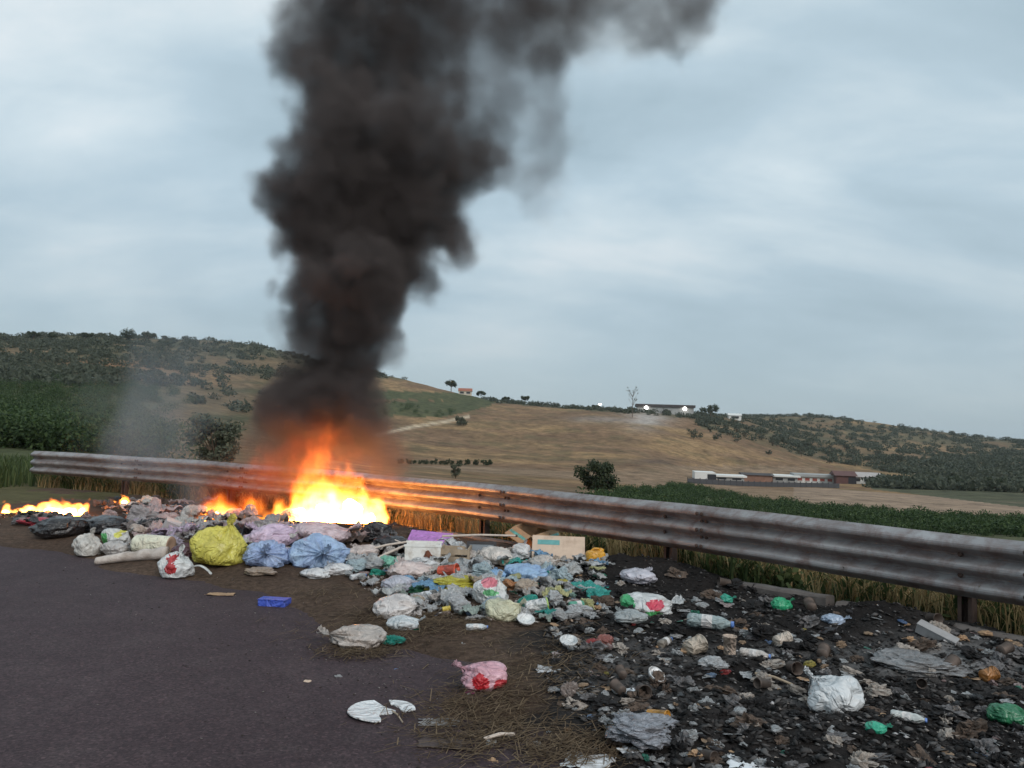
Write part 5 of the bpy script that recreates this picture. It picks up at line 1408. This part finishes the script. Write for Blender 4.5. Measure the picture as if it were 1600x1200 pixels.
# charred tins, lumps and stones in the burnt area
g_ = random.Random(91)
BURNT = [('black charred remnant', CHAR), ('black charred remnant', CHAR), ('ash-grey burnt remnant', CHARM), ('brown scorched remnant', simple('scorched_brown', (.12, .085, .065), .85, .4, 9, .6, dirt=(.03, .027, .025))), ('pale scorched remnant', simple('scorched_pale', (.36, .31, .27), .8, .3, 9, .5, dirt=(.06, .05, .045)))]
for i in range(230):
    px, py = burnt_region(g_); w = g_.uniform(16, 50) * (.7 + .5 * (py - 850) / 300); bn, mt = g_.choice(BURNT)
    lb = bn + ' lying near ' + near_phrase(ground_pt(px, py))
    put_mesh('charred_remnant', ' '.join(lb.split()[:16]), 'burnt remnant', g_.choice(JG), px, py, w, w * g_.uniform(.2, .5), mt, w * pxm(ground_pt(px, py)) * g_.uniform(.4, 1.1), g_.uniform(0, 6.28), 'charred remnants on the burnt ground', (g_.uniform(-.35, .35), g_.uniform(-.35, .35)), .015, True)
M_RUST = simple('burnt_tin', (.13, .10, .085), .6, .4, 9, .4, metal=.5)
for i in range(13):
    px, py = burnt_region(g_)
    tin('burnt_tin', 'burnt rusty tin near ' + near_phrase(ground_pt(px, py)), 'tin', px, py, g_.uniform(12, 20), g_.uniform(18, 28), None, True, g_.uniform(0, 6), mat=M_RUST, group='burnt tins in the ash')
def char_chips(n, seed, size, region):
    g = random.Random(seed); P = []
    for _ in range(n):
        p = on_plane(*region(g), .03); P.append((p.x, p.y))
    P = np.array(P); Z = np.maximum(verge_h(P[:, 0], P[:, 1]), 0); gg = np.random.default_rng(seed)
    s = size[0] + (size[1] - size[0]) * gg.random(n)**2.4; base = np.array([(1,0,0),(0,1,0),(-1,0,0),(0,-1,0),(0,0,1),(0,0,-1)], float)
    fc = np.array([(0,1,4),(1,2,4),(2,3,4),(3,0,4),(1,0,5),(2,1,5),(3,2,5),(0,3,5)])
    a = gg.uniform(0, 6.28, n); c_, s_ = np.cos(a), np.sin(a)
    J = base[None] * (0.6 + .8 * gg.random((n, 6, 1))) * np.stack([np.ones(n), gg.uniform(.25, .9, n), gg.uniform(.12, .5, n)], 1)[:, None] * s[:, None, None]
    X = J[..., 0] * c_[:, None] - J[..., 1] * s_[:, None]; Y = J[..., 0] * s_[:, None] + J[..., 1] * c_[:, None]
    V = np.stack([X + P[:, :1], Y + P[:, 1:], J[..., 2] + gg.normal(0, .25, (n, 1)) * X + Z[:, None] + .3 * s[:, None]], -1).reshape(-1, 3)
    return V, (np.arange(n)[:, None, None] * 6 + fc[None]).reshape(-1, 3)
v, q = char_chips(12000, 5, (.004, .036), burnt_region)
M_CHIP = foliage('char_chip', [(.012, .011, .011), (.025, .022, .021), (.04, .036, .035), (.07, .064, .062), (.16, .15, .145)], .8)
tag(obj('burnt_debris', np_mesh('burnt_debris', v, q), M_CHIP), 'fine black charred debris covering the burnt ground', 'ash', kind='stuff')
v, q = char_chips(900, 15, (.006, .026), burnt_region)
tag(obj('ash_flakes', np_mesh('ash_flakes', v, q), foliage('pale_chip', [(.16, .14, .13), (.34, .30, .27), (.62, .60, .60)], .8)), 'pale flakes of paper and plastic mixed into the burnt ground', 'litter', kind='stuff')
def grit_region(g):
    while True:
        px, py = g.uniform(0, 900), g.uniform(870, 1220)
        if g.random() < math.exp(-abs(py - np.interp(px, [0, 300, 470, 660, 900], [860, 915, 1000, 1080, 1220])) / 45): return px, py
v, q = char_chips(1500, 25, (.003, .011), grit_region)
v[:, 2] = np.maximum(v[:, 2], v[:, 2] * 0 + .001)
tag(obj('road_grit', np_mesh('road_grit', v, q), foliage('grit', [(.03, .026, .025), (.10, .08, .07), (.34, .31, .29)], .9)), 'grit and crumbs lying on the asphalt along the verge', 'grit', kind='stuff')
def heap2(g): return heap_region(g) if g.random() < .6 else left_region(g)
v, q = char_chips(3200, 6, (.01, .045), heap2)
M_CHIP2 = foliage('heap_chip', [(.03, .025, .025), (.12, .09, .07), (.4, .34, .3), (.62, .58, .55)], .7)
tag(obj('heap_debris', np_mesh('heap_debris', v, q), M_CHIP2), 'fine pale crumbs of rubbish filling the unburnt heap', 'rubbish', kind='stuff')

# ------------------------------------------------------------------ fire and smoke
def volume_obj(name, lo, hi, vox, puffs, mat, nscale, namp, warp=0.3, wscale=.8, edge=.35, stretch=1.0, detail=4.0, contrast=0.0, seed=0.0, yscale=1.0, parent=None, grow=1.5, thr=.3):
    """puffs: (x, y, z, r, weight); density grid made by geometry nodes"""
    ng = bpy.data.node_groups.new(name, 'GeometryNodeTree')
    ng.interface.new_socket('Geometry', in_out='OUTPUT', socket_type='NodeSocketGeometry')
    ng.interface.new_socket('Geometry', in_out='INPUT', socket_type='NodeSocketGeometry')
    n, l = ng.nodes.new, ng.links.new
    go = n('NodeGroupOutput'); pos = n('GeometryNodeInputPosition')
    def vm(op, a, b):
        x = n('ShaderNodeVectorMath'); x.operation = op
        for i, v in enumerate((a, b)):
            if isinstance(v, (tuple, list, Vector)): x.inputs[i].default_value = tuple(v)
            else: l(v, x.inputs[i])
        return x.outputs['Value'] if op == 'DISTANCE' else x.outputs[0]
    def ns(scale, det, off):
        x = n('ShaderNodeTexNoise'); x.inputs['Scale'].default_value = scale; x.inputs['Detail'].default_value = det
        x.inputs['Roughness'].default_value = .62
        l(vm('ADD', vm('MULTIPLY', pos.outputs[0], (1, 1, 1 / stretch)), (off + seed, off * .7, seed * 1.3)), x.inputs['Vector']); return x
    w1 = vm('MULTIPLY', vm('SUBTRACT', ns(wscale, 2.0, 3.1).outputs['Color'], (.5, .5, .5)), (warp * 2, warp * 2, warp * 2 * min(stretch, 1.5)))
    P = vm('ADD', pos.outputs[0], w1)
    P = vm('MULTIPLY', P, (1, yscale, 1))
    fb = ns(nscale, detail, 11.7).outputs[0]
    nb = M('MULTIPLY_ADD', fb, 2 * namp, 1.0 - namp, tree=ng)
    mr0 = n('ShaderNodeMapRange'); l(fb, mr0.inputs[0]); mr0.inputs[1].default_value = .28; mr0.inputs[2].default_value = .72; mr0.clamp = False
    sk, sw_ = None, None
    for (x, y, z, r, wgt) in puffs:
        d = vm('DISTANCE', P, (x, y * yscale, z)); R2 = (r * grow)**2
        k1 = M('MAXIMUM', M('MULTIPLY_ADD', M('MULTIPLY', d, d, tree=ng), -1.0 / R2, 1.0, tree=ng), 0.0, tree=ng)
        k2 = M('MULTIPLY', k1, k1, tree=ng)
        sk = k2 if sk is None else M('ADD', sk, k2, tree=ng)
        sw_ = M('MULTIPLY', k2, wgt, tree=ng) if sw_ is None else M('MULTIPLY_ADD', k2, wgt, sw_, tree=ng)
    wav = M('DIVIDE', sw_, M('MAXIMUM', sk, 1e-4, tree=ng), tree=ng)
    sf = M('ADD', M('MINIMUM', sk, 1.1, tree=ng), M('MULTIPLY_ADD', mr0.outputs[0], namp, -.5 * namp - thr, tree=ng), tree=ng)
    mr = n('ShaderNodeMapRange'); mr.interpolation_type = 'SMOOTHSTEP'; l(sf, mr.inputs[0])
    mr.inputs[1].default_value = 0; mr.inputs[2].default_value = edge; mr.inputs[3].default_value = 0; mr.inputs[4].default_value = 1
    acc = M('MULTIPLY', mr.outputs[0], wav, tree=ng)
    # nothing outside the puffs
    mg = n('ShaderNodeMapRange'); l(sk, mg.inputs[0]); mg.inputs[1].default_value = 0; mg.inputs[2].default_value = .06
    acc = M('MULTIPLY', acc, mg.outputs[0], tree=ng)
    if contrast:
        f2 = n('ShaderNodeMapRange'); l(ns(nscale * 1.3, 4.0, 23.3).outputs[0], f2.inputs[0]); f2.inputs[1].default_value = .3; f2.inputs[2].default_value = .7
        f2.inputs[3].default_value = 1 - contrast; f2.inputs[4].default_value = 1 + contrast
        acc = M('MULTIPLY', acc, f2.outputs[0], tree=ng)
    vc = n('GeometryNodeVolumeCube')
    l(acc, vc.inputs['Density']); vc.inputs['Min'].default_value = lo; vc.inputs['Max'].default_value = hi
    for i, a in enumerate('XYZ'): vc.inputs['Resolution ' + a].default_value = max(8, int((hi[i] - lo[i]) / vox))
    sm = n('GeometryNodeSetMaterial'); sm.inputs['Material'].default_value = mat
    l(vc.outputs[0], sm.inputs[0]); l(sm.outputs[0], go.inputs[0])
    vd = bpy.data.volumes.new(name); o = bpy.data.objects.new(name, vd); S.collection.objects.link(o)
    vd.materials.append(mat)
    md = o.modifiers.new('grid', 'NODES'); md.node_group = ng
    if parent is not None: o.parent = parent
    return o
def smoke_mat(name, col, dens, aniso=0.0):
    m, t, b, o = new_mat(name); t.nodes.remove(b)
    pv = t.nodes.new('ShaderNodeVolumePrincipled'); pv.inputs['Color'].default_value = (*col, 1)
    pv.inputs['Density'].default_value = dens; pv.inputs['Density Attribute'].default_value = 'density'
    pv.inputs['Anisotropy'].default_value = aniso
    t.links.new(pv.outputs[0], o.inputs['Volume']); return m
def fire_mat(name, k_):
    m, t, b, o = new_mat(name); t.nodes.remove(b)
    at = t.nodes.new('ShaderNodeAttribute'); at.attribute_name = 'density'
    c = ramp_node(t, at.outputs['Fac'], [(0.0, (1.0, .075, .010)), (.25, (1.0, .13, .014)), (.6, (1.0, .29, .03)), (1.0, (1.0, .45, .10))])
    s = M('MULTIPLY', M('POWER', at.outputs['Fac'], 2.2, tree=t), k_, tree=t)
    em = t.nodes.new('ShaderNodeEmission'); t.links.new(c, em.inputs[0]); t.links.new(s, em.inputs[1])
    t.links.new(em.outputs[0], o.inputs['Volume']); return m
FY = 11.2
def PF(px, py, rpx, w, Y=FY, dy=0.0):
    p = at_depth(px, py, Y + dy); return (p.x, p.y, p.z, rpx * (Y + dy) / FPX, w)
def bounds(puffs, pad=.35):
    a = np.array([(p[0], p[1], p[2], p[3]) for p in puffs])
    lo = (a[:, :3] - a[:, 3:]).min(0) - pad; hi = (a[:, :3] + a[:, 3:]).max(0) + pad
    return tuple(map(float, lo)), tuple(map(float, hi))
CORE = emit('flame_core', (1.0, .31, .055), 80)
FS = [1.0, 1.0]
def tongue(x0, yb, h, w, lean=0, w0=1.0, w1=.5, seed=0, Y=None):
    h *= FS[0]; w *= FS[1]
    g = random.Random(seed + x0); n_ = max(4, int(h / 9)); out_ = []
    for i in range(n_):
        u = i / (n_ - 1); r = w * .5 * (1 - u)**.75 + 2.5
        p = (x0 + lean * u + w * .22 * math.sin(u * 5 + seed) * u + g.uniform(-2, 2), yb - h * u, r * g.uniform(.85, 1.2), w0 + (w1 - w0) * u)
        out_.append(p)
    return out_
def flame_core(parent, pts, seed):
    """bright inner tongues: (px, py_base, wpx, hpx, Y)"""
    for i, (px, py, w, h, Y) in enumerate(pts):
        b = at_depth(px, py, Y); k_ = Y / FPX; V = []; P_, Fc = SPS
        for x, y, z in P_:
            u = (z + 1) / 2; tp = (1 - u)**.55 * (.5 + .9 * u) if u < 1 else 0
            r = max(tp, 0) * (1 + .4 * nz(x * 2 + seed + i, y * 2, z * 2.5)) if 0 < u < 1 else 0
            hx = math.hypot(x, y) or 1
            V.append((x / hx * r * w * k_ * .55 + .25 * w * k_ * nz(u * 2.2 + seed, i, 5) * u, y / hx * r * w * k_ * .4, u * h * k_))
        obj('flame_core', mesh('flame_core', V, Fc, True), CORE, parent, b - parent.location)
# main fire
mf = thing('bonfire', 'tall main fire with white-hot core blazing on the rubbish before the guardrail', 'fire', at_depth(500, 836, FY))
FS[:] = [1.34, 1.5]
TG = tongue(505,832,70,60,4,1,.45) + tongue(470,834,72,40,10,1,.5,1) + tongue(482,815,92,22,-4,.85,.5,2) + tongue(500,810,84,20,6,.8,.4,3) + tongue(540,832,84,38,-6,1,.5,4) + tongue(552,830,66,36,8,1,.7,5) + tongue(575,832,52,32,6,1,.8,6) \
   + tongue(590,826,42,22,6,.9,.7,7) + tongue(440,836,44,34,2,1,.7,8) + tongue(418,836,32,24,0,1,.7,9) + tongue(395,834,22,18,0,.9,.6,10) + tongue(335,826,40,40,-4,1,.8,11) + tongue(358,822,30,22,4,1,.7,12) + tongue(316,824,16,22,0,1,.8,13) \
   + tongue(384,800,24,22,6,.85,.55,14) + tongue(404,792,14,10,3,.7,.5,15) + tongue(494,752,78,30,14,.46,.34,16) + tongue(505,748,66,16,-2,.42,.30,30) + tongue(486,746,58,14,6,.44,.30,31) + tongue(484,735,40,14,-10,.42,.3,17) + tongue(514,678,28,16,-6,.55,.4,18) + tongue(507,640,12,8,0,.5,.4,19) + tongue(520,690,20,10,4,.45,.35,20) + tongue(457,655,14,10,6,.34,.26,21) + tongue(527,750,30,12,6,.6,.4,22) + tongue(462,755,26,8,-2,.5,.4,23)
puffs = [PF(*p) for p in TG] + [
         PF(385,765,56,.10),PF(435,735,54,.125),PF(335,785,46,.085),PF(565,735,46,.115),PF(605,760,34,.10),PF(500,705,54,.15),PF(480,670,40,.11),PF(530,670,34,.10)]  # wide faint puffs: glow of the firelit smoke, put in as weak emission
lo, hi = bounds(puffs, .3)
volume_obj('flame_body', lo, hi, .022, puffs, fire_mat('flame_and_glow', 34), 5.5, .9, .09, 3.2, .5, 1.6, 5, 0.45, 2.0, 1.0, None, grow=1.35, thr=.3).parent = mf
bpy.context.view_layer.update()
for ch in mf.children: ch.matrix_parent_inverse = mf.matrix_world.inverted()
flame_core(mf, [(505,838,64,50,FY),(466,838,44,44,FY),(545,836,48,56,FY + .1),(578,832,26,30,FY),(420,836,26,18,FY),(335,826,36,26,FY),(360,824,16,18,FY)], 3)
FS[:] = [1.1, .95]
# left fire and small flames
def small_fire(label, cx, cy, puffs, cores, seed, Y, vox=.02, group=None):
    t_ = thing('flame', label, 'fire', at_depth(cx, cy, Y), group=group)
    pf = [PF(*p[:4], Y=Y) for p in puffs]; lo, hi = bounds(pf, .15)
    o = volume_obj('flame_body', lo, hi, vox, pf, FIREM, 7.0, .8, .05, 4.0, .5, 1.4, 5, .4, seed, grow=1.4)
    bpy.context.view_layer.update(); o.parent = t_; o.matrix_parent_inverse = t_.matrix_world.inverted()
    flame_core(t_, [(*c, Y) for c in cores], seed)
FIREM = fire_mat('flame_gas_small', 48)
small_fire('low wide fire burning along the left end of the heap', 85, 806, tongue(85,808,26,30) + tongue(70,808,24,22,-4,1,.6,1) + tongue(104,806,24,24,4,1,.6,2) + tongue(48,808,14,26,0,1,.8,3) + tongue(128,804,22,14,8,1,.6,4) + tongue(10,804,16,16,-3,1,.7,5) + tongue(96,796,16,9,2,.7,.4,6) + tongue(120,798,10,16,0,1,.7,7) + tongue(28,806,8,16,0,.9,.7,8), [(80,808,40,14),(108,806,30,12),(45,808,24,7),(128,804,12,10),(8,804,14,7)], 5.0, 12.3)
small_fire('small yellow flame above the flat black sack', 190, 786, tongue(193,787,14,12,0,1,.6) + tongue(175,787,6,8,2,.8,.5) + tongue(199,786,8,8,2,.9,.6), [(194,787,11,5)], 7.0, 14.4)
small_fire('tiny flame flickering between the black sack and pale rags', 203, 814, tongue(203,814,14,10,5,1,.6), [(203,814,7,6)], 8.0, 11.8)
small_fire('small flame beside the tipped grey carton', 258, 819, tongue(257,820,10,12,3,1,.6) + tongue(275,820,8,8,4,.9,.6), [(257,820,9,5)], 9.0, 11.7)
small_fire('tiny flame licking at the back of the heap left of the main fire', 270, 800, tongue(270,800,6,10,2,.8,.5), [(270,800,6,3)], 10.0, 13.2)

# smoke column
SM = [PF(380,740,60,.12),PF(440,715,56,.26),PF(330,765,50,.08),PF(590,720,50,.2),PF(480,690,60,.7),PF(550,685,46,.6),PF(440,655,38,1.6),PF(568,650,36,1.4),PF(500,632,58,1.9),PF(460,625,44,1.7),PF(545,615,50,1.8),PF(450,655,40,.8),PF(555,650,48,.75),PF(430,690,40,.35),PF(590,690,40,.30),PF(525,600,52,1.1),PF(550,560,48,1.2),PF(560,520,66,1.3),PF(500,530,52,.9),PF(620,500,36,1.2),PF(540,470,78,1.3),
      PF(600,440,60,1.4),PF(545,410,88,1.5),PF(470,340,62,1.3),PF(450,300,48,1.1),PF(560,330,120,1.5),PF(650,340,84,1.3),PF(690,345,46,1.1),PF(560,240,110,1.2),PF(640,240,86,1.2),PF(700,275,58,1.0),PF(480,235,60,.9),PF(745,285,40,.75),
      PF(470,180,44,.35),PF(560,168,66,.35),PF(650,150,66,.5),PF(500,95,86,1.0),PF(570,50,110,1.15),PF(650,70,80,1.1),PF(700,110,54,1.0),PF(720,135,36,.8),PF(460,40,58,.7),PF(600,-30,120,1.0),
      PF(770,210,46,.95),PF(790,160,42,.7),PF(765,255,34,.8),PF(845,240,54,.25),PF(840,180,50,.22),PF(800,285,44,.28),PF(830,60,74,.9),PF(860,20,70,.9),PF(810,5,66,.7),PF(850,110,44,.6),PF(780,80,50,.25),
      PF(945,20,52,.25),PF(1050,15,68,.55),PF(1090,-10,70,.6),PF(1000,40,60,.28),PF(980,-30,80,.4),PF(700,-60,120,.9),PF(900,-50,100,.7),
      PF(740,60,80,.30),PF(760,140,80,.28),PF(720,190,60,.4),PF(840,140,70,.22),PF(860,220,66,.16),PF(850,290,54,.13),PF(920,60,70,.13),PF(680,20,80,.6),PF(725,395,40,.35),PF(660,430,36,.5),PF(430,440,22,.40),PF(425,385,20,.35),PF(450,500,34,.3),PF(470,560,30,.35),PF(620,545,30,.4)]
rg = random.Random(2)
SM = [(x, y + rg.uniform(-.35, .35), z, r, w * float(np.interp(z, [3.8, 5.2, 7.5], [1, .74, .52]))) for (x, y, z, r, w) in SM]
lo, hi = bounds(SM, .75)
sp_ = thing('smoke_column', 'thick black smoke column billowing up from the main fire', 'smoke', at_depth(500, 660, FY)); sp_['kind'] = 'stuff'
so_ = volume_obj('dense_smoke', lo, hi, .055, SM, smoke_mat('black_smoke', (.20, .170, .163), 5.0), 1.45, 1.15, .40, 1.0, .62, 1.0, 8, .85, 4.0, grow=1.42)
bpy.context.view_layer.update(); so_.parent = sp_; so_.matrix_parent_inverse = sp_.matrix_world.inverted()
# pale thin smoke from the smouldering left part
WS = [PF(300,770,34,1.0,11.2),PF(310,735,26,.9,11.2),PF(270,720,46,.6,11.5),PF(230,680,62,.7,11.8),PF(265,640,58,.7,11.8),PF(250,590,60,.45,12),PF(275,550,60,.30,12),PF(290,500,66,.16,12),PF(190,690,44,.5,12),PF(330,790,40,.5,11),PF(260,440,80,.09,12),PF(340,560,70,.22,12),PF(170,620,70,.22,12.4),PF(330,640,60,.22,12),PF(140,720,46,.2,12.6)]
lo, hi = bounds(WS, .3)
sw = thing('pale_smoke', 'thin bluish white smoke drifting up from the smouldering left heap', 'smoke', at_depth(300, 800, 11.2)); sw['kind'] = 'stuff'
so2 = volume_obj('thin_smoke', lo, hi, .07, WS, smoke_mat('white_smoke', (.56, .70, .84), .5), 1.2, .8, .4, .8, 1.0, 1.8, 5, .5, 9.0)
bpy.context.view_layer.update(); so2.parent = sw; so2.matrix_parent_inverse = sw.matrix_world.inverted()
# ------------------------------------------------------------------ thin evening haze over the valley
hm, ht, hb, ho = new_mat('haze_air'); ht.nodes.remove(hb)
hv = ht.nodes.new('ShaderNodeVolumePrincipled'); hv.inputs['Color'].default_value = (.80, .88, .95, 1); hv.inputs['Density'].default_value = .00012
hv.inputs['Anisotropy'].default_value = .2
ht.links.new(hv.outputs[0], ho.inputs['Volume'])
_zt = max(float(v_) for v_ in ZG.max(0)) + 25; _zb = float(ZG.min()) - 8
tag(obj('haze', MB().box((-2800, -2800, _zb), (2800, 2800, _zt)).mesh('haze'), hm), 'thin pale evening haze lying over the valley', 'haze', kind='stuff')
print('objects', len(S.objects), 'tris', sum(len(o.data.polygons) for o in S.objects if o.type == 'MESH'))
